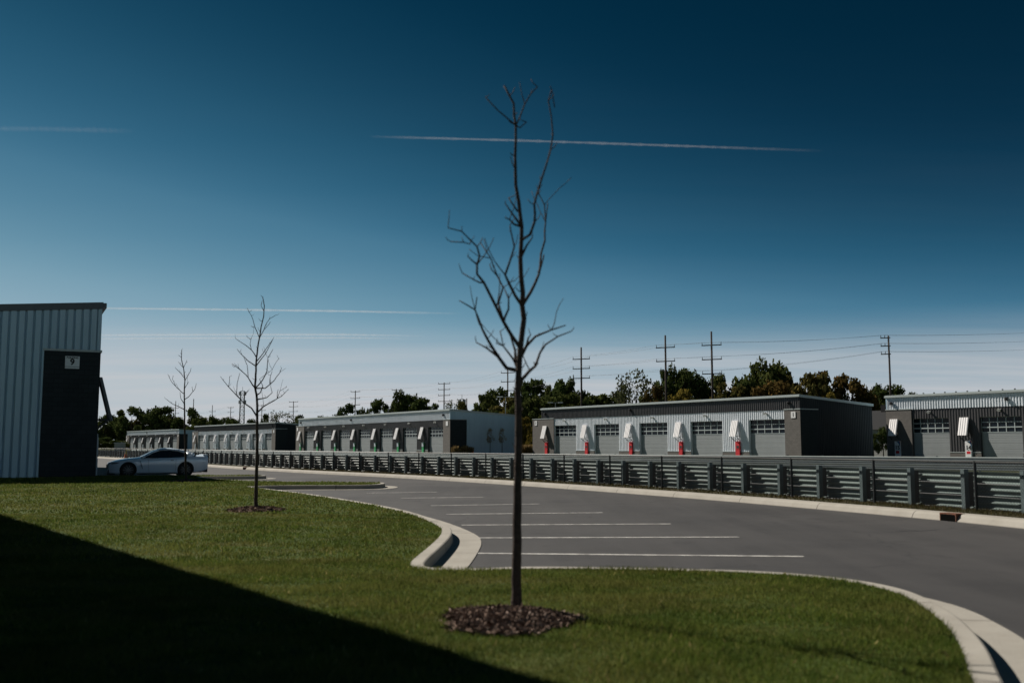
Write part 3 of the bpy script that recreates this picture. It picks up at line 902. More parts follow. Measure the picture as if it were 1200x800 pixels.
AW = 1.05
def awning_mesh():
    m = MB()
    z1, z0, y1, y0 = 4.55, 2.62, -0.13, -0.64
    ribs = 4
    for i in range(ribs):
        x0 = -AW / 2 + AW * i / ribs; x1 = x0 + AW / ribs; xm0 = x0 + 0.07; xm1 = x1 - 0.07
        for xa, xb, da, db in ((x0, xm0, 0, .03), (xm0, xm1, .03, .03), (xm1, x1, .03, 0)):
            m.quad((xa, y0 - da, z0), (xb, y0 - db, z0), (xb, y1 - db, z1), (xa, y1 - da, z1))
    m.quad((-AW / 2, y0 + .10, z0), (-AW / 2, y1 + .10, z1), (AW / 2, y1 + .10, z1), (AW / 2, y0 + .10, z0))
    for x in (-AW / 2, AW / 2):
        m.quad((x, y0, z0), (x, y1, z1), (x, y1 + .10, z1), (x, y0 + .10, z0))
    m.quad((-AW / 2, y0, z0), (AW / 2, y0, z0), (AW / 2, y0 + .10, z0), (-AW / 2, y0 + .10, z0))
    m.quad((-AW / 2, y1, z1), (-AW / 2, y1 + .10, z1), (AW / 2, y1 + .10, z1), (AW / 2, y1, z1))
    return m.mesh('awning', MAT['awning'])
def bracket_mesh():
    m = MB()
    for x in (0.0,):
        m.bar((x, -0.02, 2.66), (x, -0.56, 2.66), .05, .05)
        m.bar((x, -0.04, 2.25), (x, -0.48, 2.62), .05, .05)
        m.box(x - .05, x + .05, -0.06, 0.0, 2.18, 2.34)
    return m.mesh('bracket', MAT['bracket'])
def wlight_mesh():
    m = MB()
    m.tube([(0, -0.02, 0), (0, -0.18, 0.02), (0, -0.36, -0.03)], [.10, .12, .15], 10)
    m.box(-0.12, 0.12, -0.02, 0.0, -0.14, 0.12)
    return m.mesh('wall_light', MAT['lamp'], smooth=False)
def entry_mesh(mat):
    m = MB()
    m.box(-0.38, 0.38, -0.10, 0.0, 0.03, 2.02)
    m.box(-0.30, 0.30, -0.13, -0.10, 0.18, 0.95)
    m.box(-0.30, 0.30, -0.13, -0.10, 1.08, 1.88)
    return m.mesh('entry_door', mat)
def handle_mesh():
    m = MB(); m.bar((0.32, -0.16, 0.98), (0.32, -0.16, 1.12), .03, .03); m.box(0.305, .335, -.16, -.10, 1.03, 1.07)
    return m.mesh('handle', MAT['black'])

def garage(label, origin, xdir, L, nb, scheme, H=7.3, D=12.8, wing=2.4, slope=0.06, entry='red', number=None, signs=True, end_awning=True, detail=True, number_end=None, rib=0.04, snow=False):
    xdir = Vector(xdir).normalized()
    root = empty('garage_building', (origin[0], origin[1], 0), math.atan2(xdir.y, xdir.x))
    tag(root, label, 'garage building', 'rows of lock-up garages')
    dark = scheme == 'dark_top'
    up = MAT['dark_metal'] if dark else (MAT['white_metal'] if scheme == 'light' else MAT['shade_blue_metal'])
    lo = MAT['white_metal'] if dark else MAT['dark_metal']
    endm = MAT['shaded_charcoal_metal'] if dark else MAT['shade_blue_metal']
    blk = MAT['block']
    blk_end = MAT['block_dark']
    ZB, DH, BASE = 5.6, 4.55, 0.8
    padL, padR = 3.2, 2.2
    pitch = (L - padL - padR) / (nb - 1 + 0.557)
    dw = 0.557 * pitch
    doors = [padL + pitch * i for i in range(nb)]
    zt = lambda y: H - 0.22 - slope * y
    # lower cladding between and over the doors
    spans = [(doors[i] + dw, doors[i + 1]) for i in range(nb - 1)]
    for x0, x1 in spans:
        m = MB(); corr(m, (x0, 0), (x1, 0), BASE, ZB, ZB, (0, -1)); m.build('cladding', lo, root)
        m = MB(); m.box(x0, x1, -0.07, -0.002, 0, BASE - 0.05); m.build('base_course', blk, root)
        m = MB(); m.box(x0, x1, -0.10, -0.003, BASE - 0.048, BASE + 0.02); m.build('sill_trim', MAT['trim'], root)
    for x in doors:
        m = MB(); corr(m, (x, 0), (x + dw, 0), DH, ZB, ZB, (0, -1)); m.build('cladding', lo, root)
        i = len(m.v); m = MB()
        m.v = [(x, 0, 0), (x, 0.3, 0), (x, 0.3, DH), (x, 0, DH), (x + dw, 0.3, 0), (x + dw, 0, 0), (x + dw, 0, DH), (x + dw, 0.3, DH)]
        m.f = [(0, 1, 2, 3), (4, 5, 6, 7), (3, 2, 7, 6)]
        m.build('door_jamb', lo, root)
    m = MB(); corr(m, (0, -0.05), (L, -0.05), ZB, zt(0), zt(0), (0, -1), depth=0.05)
    m.quad((0, -0.05, ZB), (L, -0.05, ZB), (L, 0.0, ZB), (0, 0.0, ZB))
    m.build('upper_cladding', up, root)
    # end and rear walls
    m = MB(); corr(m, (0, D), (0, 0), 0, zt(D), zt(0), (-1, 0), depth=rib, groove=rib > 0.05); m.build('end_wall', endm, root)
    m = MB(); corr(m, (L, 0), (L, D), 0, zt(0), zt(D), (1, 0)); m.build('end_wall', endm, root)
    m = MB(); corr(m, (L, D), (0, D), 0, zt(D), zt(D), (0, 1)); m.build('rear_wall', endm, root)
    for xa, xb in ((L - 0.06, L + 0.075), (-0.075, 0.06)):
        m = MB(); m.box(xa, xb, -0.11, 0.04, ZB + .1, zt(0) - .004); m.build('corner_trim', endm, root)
    # roof
    m = MB()
    o = 0.14
    za, zb_ = H, H - slope * (D + 2 * o)
    i = len(m.v)
    for x in (-o, L + o):
        m.v += [(x, -o, za - 0.30), (x, D + o, zb_ - 0.30), (x, D + o, zb_), (x, -o, za)]
    m.f += [(0, 1, 2, 3), (7, 6, 5, 4), (3, 2, 6, 7), (0, 4, 5, 1), (0, 3, 7, 4), (1, 5, 6, 2)]
    rmat = MAT['trim'] if scheme != 'left' else MAT['shaded_trim']
    m.build('roof', rmat, root)
    m = MB(); m.box(-o - .02, L + o + .02, -o - .14, -o - .003, za - .26, za - .04); m.build('gutter', rmat, root)
    if snow:
        nb_ = int(L / 1.3); cm = MB().box(-.04, .04, 0.1, 0.3, -.03, .14).mesh('snow_guard', MAT['bracket'])
        for q in range(nb_): link('snow_guard', cm, root, ((q + .5) * L / nb_, 0, za))
    # masonry corner piers
    for (x0, x1, wy, name_) in ((-max(wing, .12), padL - 0.002, 2.15, 'pier'), (doors[-1] + dw + .002, L + 0.12, 2.9, 'pier')):
        m = MB(); m.box(x0, x1, -0.12, wy, 0, ZB)
        o_ = m.build(name_, [blk, blk_end], root)
        m = MB(); m.box(x0 - .04, x1 + .04, -0.17, wy + .04, ZB + 0.002, ZB + .10)
        if wing > 0.5 or True:
            m.build('pier_cap', MAT['trim'], root)
        # the return on the gable end is a darker block
        xs = x1 if x1 > L else x0
        if True:
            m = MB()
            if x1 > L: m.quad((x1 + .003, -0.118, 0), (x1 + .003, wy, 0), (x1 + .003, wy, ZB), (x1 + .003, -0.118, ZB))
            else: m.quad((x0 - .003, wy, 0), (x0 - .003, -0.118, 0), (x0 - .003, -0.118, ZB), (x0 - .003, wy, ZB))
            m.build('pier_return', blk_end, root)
    pm, sm, gm2 = door_meshes(dw, DH)
    for x in doors:
        d = link('garage_door', pm, root, (x, 0.24, 0))
        link('glazing', gm2, d); link('window_frame', sm, d)
    am, bmh, lm = cached('aw', awning_mesh), cached('br', bracket_mesh), cached('wl', wlight_mesh)
    em = cached(('en', entry), lambda: entry_mesh(MAT[entry])); hm = cached('hd', handle_mesh)
    spots = ([(1.0, -0.12)] if end_awning else []) + [((a_ + b_) / 2 + 0.1, -0.05) for a_, b_ in spans]
    for i_, (x, y) in enumerate(spots):
        a_ = link('awning', am, root, (x, y, 0))
        if scheme == 'left': a_.material_slots[0].link = 'OBJECT'; a_.material_slots[0].material = MAT['shaded_trim']  # white awning recoloured dark, its shade is in the colour
        link('bracket', bmh, a_, (-AW / 2 + .06, 0, 0)); link('bracket', bmh, a_, (AW / 2 - .06, 0, 0))
        e_ = link('entry_door', em, root, (x + 0.35, y - 0.02, 0)); link('handle', hm, e_)
        if number and i_ < len(number):
            tm = MB(); 
            arc = [(0.37, 2.0), (0.37, 1.3), (0.26, 1.62), (0.08, 1.85), (-0.12, 2.0)]
            m = MB(); m.poly([(p_[0], -0.134, p_[1]) for p_ in reversed(arc)]); m.build('blue_corner', MAT['blue'], e_)
            m = MB(); m.poly([(p_[0], -0.137, p_[1]) for p_ in reversed([(0.37, 2.0), (0.37, 1.72), (0.26, 2.0)])]); m.build('red_corner', MAT['red'], e_)
            m = MB(); m.box(-0.22, 0.22, -0.137, -0.131, 0.62, 0.92); m.build('red_panel', MAT['red'], e_)
            link('lettering', text_mesh(number[i_], 0.62, MAT['black']), e_, (0, -0.14, 1.28), (math.pi / 2, 0, 0))
        elif entry == 'green':
            m = MB(); m.box(-0.30, 0.30, -0.16, -0.131, 1.35, 2.0); m.build('door_window', MAT['pale'], e_)
        elif entry == 'red':
            m = MB(); m.box(-0.2, 0.2, -0.142, -0.131, 1.2, 1.5); m.build('dark_plate', MAT['bracket'], e_)
    for x in doors:
        link('wall_light', lm, root, (x + dw / 2, -0.05, 5.25))
    for q in ([0.5] if nb < 4 else [0.02, 0.42, 0.97]):
        m = MB(); m.box(-.14, .14, -.22, 0, -.16, .2); m.box(-.06, .06, -.34, -.22, -.05, .1); m.build('flood_light', MAT['bracket'], root, loc=(L * q, -0.1, 6.35))
    # building number plates on the masonry corners
    if signs:
        for (x, txt) in ((-wing + 0.95 if wing > .5 else 0.6, number_end), (L - 0.85, number_end)):
            m = MB(); m.box(-.33, .33, -.05, 0, -.36, .36); s_ = m.build('number_plate', MAT['sign'], root, loc=(x, -0.125, 5.0))
            if txt: link('lettering', text_mesh(txt, 0.6, MAT['black']), s_, (0, -0.056, 0.0), (math.pi / 2, 0, 0))
    return root

def place(label, lpx, rpx, n, scheme, **kw):
    Lp, Rp = G(*lpx, 7.3), G(*rpx, 7.3)
    d = Vector((Rp.x - Lp.x, Rp.y - Lp.y)); L = d.length
    d.normalize()
    # the eave stands a little in front of the wall
    nrm = Vector((d.y, -d.x))
    o = Vector((Lp.x, Lp.y)) - nrm * 0.14 + d * 0.14
    print('BUILDING', label[:30], 'L=%.1f' % (L - 0.6), 'dir', tuple(round(x, 3) for x in d), 'at', tuple(round(x, 1) for x in o))
    return garage(label, o, d, L - 0.28, n, scheme, **kw)

GB4 = place('long garage block with charcoal upper band and red doors under white awnings', (634, 478.3), (937, 461.8), 5, 'dark_top', wing=2.5, entry='red', number_end='1')
GB3 = place('long garage block with pale upper band, charcoal front and green doors', (350, 490.2), (527.5, 478.8), 7, 'light', wing=1.6, entry='green')
GB2 = place('distant garage block with charcoal top and pale front left of the green-door block', (228, 499.0), (323, 494.2), 7, 'dark_top', wing=2.0, entry='pale', D=14)
GB1 = place('farthest small pale garage block with a row of white awnings, seen above the car', (149, 505.2), (210, 502.5), 6, 'light', wing=1.5, entry='pale')
# block on the right edge of the view: nearest front corner first
L5, R5 = G(1037, 463.6, 7.3), G(1200, 455.8, 7.3)
d5 = Vector((R5.x - L5.x, R5.y - L5.y)).normalized()
o5 = Vector((L5.x, L5.y)) - Vector((d5.y, -d5.x)) * .14 + d5 * .14
print('B5', o5, d5)
GB5 = garage('garage block with pale ribbed top and numbered white doors at the right edge', o5, d5, 34.6, 4, 'light', wing=0.1, entry='sign', number=['15', '14', '13', '12'], signs=False, snow=True)

# block 9 on the left: its gable faces the view
X9 = G(117.5, 412, 5.65)
c9 = P(109, 540, 44.0)
d9 = Vector((-0.45, 0.893)).normalized()
GB9 = garage('near ribbed grey building with a dark corner and number nine plate at the left edge', (c9.x, c9.y), d9, 33.0, 3, 'left', H=7.85, rib=0.11, D=14, wing=0.12, slope=0.085, entry='pale', signs=False)
# its plate hangs on the masonry return of the gable end (local -x side)
m = MB(); m.box(-.03, 0, -.29, .29, -.27, .27)
pl9 = m.build('number_plate', MAT['sign'], GB9, loc=(-0.128, 1.02, 5.12))
tr = (math.pi / 2, 0, -math.pi / 2)
link('lettering', text_mesh('BUILDING', 0.105, MAT['black']), pl9, (-0.036, 0, 0.20), tr)
link('lettering', text_mesh('9', 0.36, MAT['black']), pl9, (-0.036, 0, 0.01), tr)
m = MB(); m.box(-.036, -.03, -.29, .29, -.20, -.185); m.build('plate_rule', MAT['black'], pl9)
# the block beside the photographer whose shade lies over the lawn
c10 = Vector((-6.40, 10.58)); d10 = Vector((-0.594, 0.804)).normalized()
GB10 = garage('near garage building beside the viewpoint, casting its shade over the lawn', c10, d10, 24.0, 2, 'light', H=7.2, D=13, wing=0.12, entry='pale', signs=False)

# ------------------------------------------------------------------ guard rails and fence
WB = [(0.0, 0.0), (0.0, 0.010), (0.058, 0.056), (0.064, 0.084), (0.058, 0.112), (0.004, 0.134), (0.0, 0.146), (0.0, 0.155), (0.058, 0.201), (0.064, 0.229), (0.058, 0.257), (0.004, 0.280), (0.0, 0.29)]
def guard_rail(label, line, side, z0, h, nbeam, mats, post_gap, post_w=0.15):
    root = empty('guard_rail', (line[0].x, line[0].y, 0))
    org = Vector((line[0].x, line[0].y, 0))
    loc_ = [p - org for p in line]
    bh = (h - 0.06) / nbeam
    for b_ in range(nbeam):
        m = MB()
        zb = z0 + 0.05 + b_ * bh
        prof = [(side * (0.20 + d), zb + z / 0.29 * (bh - 0.012)) for d, z in WB]
        sweep(m, loc_, prof)
        m.build('beam', mats[0], root)
    m = MB(); m.box(-post_w / 2, post_w / 2, -0.05, -0.035, -0.2, h + .02); m.box(-post_w / 2, post_w / 2, 0.035, 0.05, -0.2, h + .02); m.box(-.01, .01, -.035, .035, -0.2, h + .02)
    # flange towards the view, web behind
    m2 = MB(); m2.box(-0.05, 0.05, -0.06, 0.06, -0.2, h + .02)
    pmesh = m2.mesh('post', mats[1])
    bk = MB()
    bk.box(-0.035, 0.035, 0.077, 0.20, 0.08, h - .04)
    bmesh_ = bk.mesh('spacer', MAT['bracket'])  # black colour stands for the shadow the spacers sit in
    ps = resample(loc_, post_gap)
    for i, p in enumerate(ps[:100]):
        q = ps[min(i + 1, len(ps) - 1)] - ps[max(i - 1, 0)]
        a_ = math.atan2(q.y, q.x)
        o_ = link('post', pmesh, root, (p.x, p.y, z0), (0, 0, a_ + (math.pi if side > 0 else 0)))
        link('spacer', bmesh_, o_)
    return tag(root, label, 'guard rail')

near_line = offset(rail_kerb, 1.3)
near_line = [p for p in near_line if 6.0 < p.y < 128]
guard_rail('green steel guard rail with square posts behind the pale kerb', near_line, 1, 0.13, 0.85, 3, (MAT['rail'], MAT['post']), 1.56)
fl = [p for p in far_line if p.y < 215]
fl.reverse()
guard_rail('far pale guard rail across the track in front of the garages', fl, -1, 0.0, 0.86, 3, (MAT['rail_far'], MAT['post']), 2.4)

# low black chain-link fence on the near side of the rail
fence_line = offset(rail_kerb, 1.06)
fence_line = [p for p in fence_line if 6.0 < p.y < 128]
fr = empty('chain_link_fence', (fence_line[0].x, fence_line[0].y, 0.14))
tag(fr, 'low black chain-link fence with thin posts along the guard rail', 'fence')
org = Vector((fence_line[0].x, fence_line[0].y, 0))
fl_loc = [p - org for p in fence_line]
pm_ = MB().tube([(0, 0, -0.1), (0, 0, 1.04)], 0.03, 8).mesh('post', MAT['black_metal'])
for p in resample(fl_loc, 3.0)[:90]:
    link('post', pm_, fr, (p.x, p.y, 0))
m = MB().tube([(p.x, p.y, 1.02) for p in fl_loc[::3]], 0.022, 6); m.build('top_rail', MAT['black_metal'], fr)
m = MB(); sweep(m, fl_loc, [(0.0, 0.03), (0.0, 1.0)])
for k_ in list(m.uv):
    m.uv[k_] = tuple((u, v_ * 0.97) for u, v_ in m.uv[k_])
m.build('wire_mesh', MAT['link'], fr)

# ------------------------------------------------------------------ storm drains in the rail kerb
def kerb_at(px):
    return min(range(1, len(rail_kerb) - 1), key=lambda i: abs(600 + F_PX * rail_kerb[i].x / max(rail_kerb[i].y, 0.1) - px) if rail_kerb[i].y > 5 else 1e9)
def drain(px, label):
    i = kerb_at(px); p = rail_kerb[i]; q = rail_kerb[i + 1] - rail_kerb[i - 1]
    root = empty('storm_drain', (p.x, p.y, 0), math.atan2(q.y, q.x))
    m = MB()       # local x along kerb, -y away from the road
    m.box(-.22, .22, -.22, 0.015, .135, .160)
    m.box(-.22, -.20, -.2, 0.015, .005, .134); m.box(.20, .22, -.2, 0.015, .005, .134)
    m.build('iron_casting', MAT['rust'], root)
    m = MB(); m.box(-.199, .199, -.29, 0.012, .006, .134); m.build('opening', MAT['hole'], root)
    return tag(root, label, 'storm drain', 'kerb drains')
drain(1095, 'rusty kerb inlet with a dark opening at the right end of the kerb')
drain(290, 'small dark kerb inlet in the far kerb behind the middle sapling')

# ------------------------------------------------------------------ parked car
def car():
    L = 4.78
    root = empty('parked_car', (0, 0, 0))
    # stations: x from nose (0) to tail, half width, floor, shoulder height, deck height
    st = [(0.00, .55, .30, .58, .66), (0.06, .74, .22, .62, .72), (0.22, .86, .18, .68, .78), (0.50, .92, .17, .74, .86), (0.95, .945, .17, .80, .92), (1.40, .945, .17, .84, .965),
          (1.75, .94, .17, .87, .99), (2.20, .94, .17, .89, .98), (2.80, .94, .17, .91, .97), (3.30, .95, .17, .93, .98), (3.75, .965, .17, .95, 1.01), (4.15, .96, .19, .95, 1.06),
          (4.50, .93, .26, .93, 1.075), (4.66, .88, .32, .90, 1.08), (4.76, .80, .38, .86, 1.02)]
    bm = bmesh.new(); rings = []
    for x, hw, zf, zs, zd in st:
        prof = [(0, zf), (hw * .90, zf), (hw * .965, zf + .05), (hw * .985, zf + (zs - zf) * .45), (hw, zs - .10), (hw * .985, zs - .03), (hw * .93, zs + (zd - zs) * .45), (hw * .72, zd - .012), (hw * .35, zd), (0, zd + .005)]
        full = prof + [(-y, z) for y, z in reversed(prof[1:-1])]
        rings.append([bm.verts.new((x, y, z)) for y, z in full])
    n = len(rings[0])
    for a_, b_ in zip(rings, rings[1:]):
        for j in range(n):
            bm.faces.new((a_[j], a_[(j + 1) % n], b_[(j + 1) % n], b_[j]))
    bm.faces.new(list(reversed(rings[0]))); bm.faces.new(rings[-1])
    bmesh.ops.recalc_face_normals(bm, faces=bm.faces)
    me = bpy.data.meshes.new('body'); bm.to_mesh(me); bm.free()
    tmp = link('body', me)
    AX = (0.93, 3.66); WR = 0.345
    cutters = []
    for ax in AX:
        c = MB().tube([(ax, -1.2, WR), (ax, 1.2, WR)], 0.405, 40)
        co = c.build('arch', MAT['black']); cutters.append(co)
        md = tmp.modifiers.new('b', 'BOOLEAN'); md.operation = 'DIFFERENCE'; md.object = co; md.solver = 'EXACT'
    dg = bpy.context.evaluated_depsgraph_get()
    body = bpy.data.meshes.new_from_object(tmp.evaluated_get(dg))
    for o_ in cutters + [tmp]: bpy.data.objects.remove(o_)
    paint = M('silver_paint', (0.74, 0.84, 0.94), 0.22, 0.05, coat=0.6)
    body.materials.clear(); body.materials.append(paint)
    for p_ in body.polygons: p_.material_index = 0; p_.use_smooth = True
    bo = link('body', body, root)
    md = bo.modifiers.new('smooth_by_angle', 'EDGE_SPLIT'); md.split_angle = R(32)
    # cabin: roof skin + glass
    gst = [(1.52, .72, .985, .985), (1.75, .74, .975, 1.09), (2.05, .735, .965, 1.25), (2.35, .70, .96, 1.365), (2.65, .66, .96, 1.41), (3.0, .655, .965, 1.41), (3.35, .665, .975, 1.355), (3.7, .675, 1.0, 1.25), (3.95, .66, 1.03, 1.155), (4.18, .62, 1.06, 1.07)]
    def cabin(grow, lo_, hi_, cut_side):
        bm = bmesh.new(); rr_ = []
        for x, hw, zb, zt_ in gst:
            pr = [(hw + .18 + grow, zb - .04), (hw + .10 + grow, zb + (zt_ - zb) * .4), (hw - .02 + grow, zb + (zt_ - zb) * .86), (hw * .62, zt_ + grow), (0, zt_ + .012 + grow)]
            pr = pr + [(-y, z) for y, z in reversed(pr[:-1])]
            rr_.append([bm.verts.new((x, y, z)) for y, z in pr])
        for a_, b_ in zip(rr_, rr_[1:]):
            for j in range(len(a_) - 1):
                if j in lo_: bm.faces.new((a_[j], a_[j + 1], b_[j + 1], b_[j]))
        bmesh.ops.recalc_face_normals(bm, faces=bm.faces)
        me_ = bpy.data.meshes.new('cabin'); bm.to_mesh(me_); bm.free()
        for p_ in me_.polygons: p_.use_smooth = True
        return me_
    gme = cabin(0, range(8), None, None); gme.name = 'windows'; gme.materials.append(M('car_glass', (0.015, 0.022, 0.028), 0.06, spec=0.5))
    link('windows', gme, root)
    # roof: only the upper middle of the loft
    bm = bmesh.new(); rr_ = []
    for x, hw, zb, zt_ in [g_ for g_ in gst if 2.3 < g_[0] < 3.8] :
        pr = [(hw + .0, zb + (zt_ - zb) * .80), (hw - .02 + .012, zb + (zt_ - zb) * .87), (hw * .62, zt_ + .012), (0, zt_ + .024)]
        pr = pr + [(-y, z) for y, z in reversed(pr[:-1])]
        rr_.append([bm.verts.new((x, y, z)) for y, z in pr])
    for a_, b_ in zip(rr_, rr_[1:]):
        for j in range(len(a_) - 1): bm.faces.new((a_[j], a_[j + 1], b_[j + 1], b_[j]))
    me_ = bpy.data.meshes.new('roof'); bm.to_mesh(me_); bm.free(); me_.materials.append(paint)
    for p_ in me_.polygons: p_.use_smooth = True
    link('roof', me_, root)
    # pillars
    for s_ in (-1, 1):
        m = MB()
        def side(x, k_):       # point on the side glass at station x, height fraction k_
            for g0, g1 in zip(gst, gst[1:]):
                if g0[0] <= x <= g1[0]:
                    f_ = (x - g0[0]) / (g1[0] - g0[0]); hw, zb, zt_ = [g0[i] + (g1[i] - g0[i]) * f_ for i in (1, 2, 3)]
                    y = hw + .10 + (-.12) * (k_ - .4) / .46 if k_ > .4 else hw + .18 - .08 * k_ / .4
                    return Vector((x, s_ * (y + .008), zb - .04 * (1 - k_) + (zt_ - zb) * k_))
        m.tube([side(1.54, .05), side(1.70, .55), side(1.85, .80), side(2.1, .88), side(2.36, .9)], [.06, .06, .055, .045, .04], 8)
        m.tube([side(2.36, .9), side(2.8, .9), side(3.3, .88), side(3.6, .84), side(3.9, .8), side(4.1, .7)], [.04, .045, .06, .09, .10, .06], 8)
        m.tube([side(3.80, .05), side(3.80, .45), side(3.66, .85)], [.17, .13, .08], 8)
        m.tube([side(3.98, .1), side(3.92, .6)], [.12, .10], 8)
        m.build('pillar', paint, root, smooth=True)
        m = MB(); m.bar(side(2.86, .02), side(2.92, .84), .05, .03); m.build('door_pillar', MAT['black'], root)
        # mirror
        m = MB(); m.tube([(1.98, s_ * .93, .99), (1.98, s_ * 1.03, 1.02)], [.03, .03], 6); m.tube([(1.92, s_ * 1.06, 1.03), (1.97, s_ * 1.07, 1.035), (2.06, s_ * 1.07, 1.03)], [.03, .075, .05], 8)
        m.build('mirror', MAT['black'], root)
        # side scoop line, door seams, sill
        m = MB(); m.bar((1.48, s_ * .952, .80), (1.60, s_ * .955, .40), .012, .05, up=(0, 1, 0)); m.bar((1.60, s_ * .955, .40), (1.55, s_ * .955, .60), .012, .04, up=(0, 1, 0))
        m.build('side_vent', MAT['black'], root)
        m = MB(); m.box(1.36, 3.22, min(s_ * .90, s_ * .948), max(s_ * .90, s_ * .948), .125, .185); m.build('side_skirt', MAT['black'], root)
        m = MB(); m.bar((1.86, s_ * .945, .86), (1.90, s_ * .948, .26), .006, .012, up=(0, 1, 0)); m.bar((3.18, s_ * .955, .88), (3.16, s_ * .952, .30), .006, .012, up=(0, 1, 0)); m.build('door_seam', MAT['black'], root)
        m = MB(); m.box(2.92, 3.06, min(s_ * .94, s_ * .962), max(s_ * .94, s_ * .962), .80, .825); m.build('door_handle', MAT['black'], root)
        # lights
        m = MB(); m.poly([(0.12, s_ * .815, .64), (0.40, s_ * .915, .67), (0.52, s_ * .925, .72), (0.20, s_ * .855, .705)]); m.build('headlight', MAT['black'], root)
        m = MB(); m.box(4.755, 4.775, min(s_ * .45, s_ * .74), max(s_ * .45, s_ * .74), .76, .90); m.build('tail_light', M('tail_lamp', (0.18, 0.01, 0.01), 0.2), root)
    m = MB(); m.box(-.015, .05, -.52, .52, .42, .60); m.build('grille', MAT['black'], root)
    m = MB(); m.box(-.03, .35, -.80, .80, .13, .20); m.box(0.02, .12, -.70, .70, .24, .36); m.build('front_splitter', MAT['black'], root)
    m = MB(); m.box(4.52, 4.78, -.72, .72, 1.075, 1.105); m.build('spoiler', paint, root)
    m = MB(); m.box(4.6, 4.75, -.78, .78, .20, .38); m.build('diffuser', MAT['black'], root)
    m = MB(); m.box(.3, 4.5, -.55, .55, .19, .5); m.build('underbody', MAT['black'], root)
    tyre = MB(); 
    prof = [(-.12, .25), (-.125, .32), (-.10, .345), (.10, .345), (.125, .32), (.12, .25)]
    N = 32
    for j in range(N):
        a0, a1 = 2 * math.pi * j / N, 2 * math.pi * (j + 1) / N
        for (ya, ra), (yb, rb) in zip(prof, prof[1:]):
            tyre.quad((math.cos(a0) * ra, ya, math.sin(a0) * ra), (math.cos(a0) * rb, yb, math.sin(a0) * rb), (math.cos(a1) * rb, yb, math.sin(a1) * rb), (math.cos(a1) * ra, ya, math.sin(a1) * ra))
    tm = tyre.mesh('tyre', M('tyre_rubber', (0.012, 0.012, 0.013), 0.85), smooth=True)
    rim = MB()
    rim.tube([(0, -.09, 0), (0, .09, 0)], .252, 32)
    rim.f.pop(); rim.f.pop()
    for j in range(10):
        a0 = 2 * math.pi * j / 10
        rim.bar((0, -.105, 0), (math.cos(a0) * .25, -.10, math.sin(a0) * .25), .035, .03, up=(0, 1, 0))
        rim.bar((0, .105, 0), (math.cos(a0) * .25, .10, math.sin(a0) * .25), .035, .03, up=(0, 1, 0))
    rim.tube([(0, -.11, 0), (0, .11, 0)], .05, 12)
    rm = rim.mesh('rim', M('dark_rim', (0.10, 0.105, 0.11), 0.35, 0.7))
    dk = MB().tube([(0, -.05, 0), (0, .05, 0)], .25, 24).mesh('brake_disc', MAT['black'])
    for ax in AX:
        for s_ in (-1, 1):
            w_ = link('wheel', tm, root, (ax, s_ * .83, WR))
            link('rim', rm, w_); link('brake_disc', dk, w_)
        m = MB(); m.tube([(ax, -.70, WR), (ax, .70, WR)], .40, 24); m.build('wheel_well', MAT['black'], root)
    return root
c_ = car()
nose = P(125.5, 545, 48.7)
c_.scale = (0.97, 0.97, 0.97)
c_.location = (nose.x, 48.7, 0.0); c_.rotation_euler = (0, 0, R(25))
tag(c_, 'silver two-door fastback coupe parked in the shade beside the left building', 'car')

# ------------------------------------------------------------------ background trees
def crown_mesh(seed, n=6400, airy=0.0, leaf=0.0225):
    rr = np.random.default_rng(seed)
    # unit crown: radius 0.5 wide, z from 0.12 to 1
    lobes = []
    nl = 24
    for i in range(nl):
        a_ = rr.uniform(0, 2 * math.pi); z = rr.uniform(0.25, 0.92)
        env = 0.46 * (1 - abs((z - 0.45) / 0.56) ** 3.2)
        r_ = env * math.sqrt(rr.uniform(0.15, 1))
        s = rr.uniform(0.10, 0.20) * (1.05 - 0.35 * z)
        lobes.append((math.cos(a_) * r_, math.sin(a_) * r_, min(z, 0.96 - s * .6), s))
    lobes.append((rr.uniform(-.08, .08), rr.uniform(-.08, .08), 0.88, 0.12))
    per = n // len(lobes)
    V, T = [], []
    for (x, y, z, s) in lobes:
        m_ = int(per * (s / 0.15) ** 2)
        d = rr.normal(size=(m_, 3)); d /= np.linalg.norm(d, axis=1, keepdims=True)
        rad = s * (rr.uniform(0.35, 1.12, m_) ** 0.6) * (1 + 0.25 * np.sin(d[:, 0] * 7 + z * 9) * np.sin(d[:, 2] * 6))
        c = np.array([x, y, z]) + d * rad[:, None] * np.array([1, 1, 0.8])
        if airy:
            keep = rr.random(m_) > airy; c = c[keep]; d = d[keep]; m_ = len(c)
        u = rr.normal(size=(m_, 3)); u /= np.linalg.norm(u, axis=1, keepdims=True)
        u2 = np.cross(d + rr.normal(size=(m_, 3)) * .5, u); u2 /= np.linalg.norm(u2, axis=1, keepdims=True)
        sz = leaf * rr.uniform(0.5, 1.4, (m_, 1))
        q = np.stack([c - u * sz - u2 * sz * .6, c + u * sz - u2 * sz * .6, c + u * sz + u2 * sz * .6, c - u * sz + u2 * sz * .6], 1)
        V.append(q.reshape(-1, 3)); T.append(np.repeat(np.clip(rr.normal(0.5, 0.22, m_) + rr.uniform(-.15, .15), 0, 1), 4))
    V = np.concatenate(V); T = np.concatenate(T)
    # stray sprigs make the outline uneven
    me = fast_mesh('crown', V, np.arange(len(V)), LEAF['g'], T)
    return me
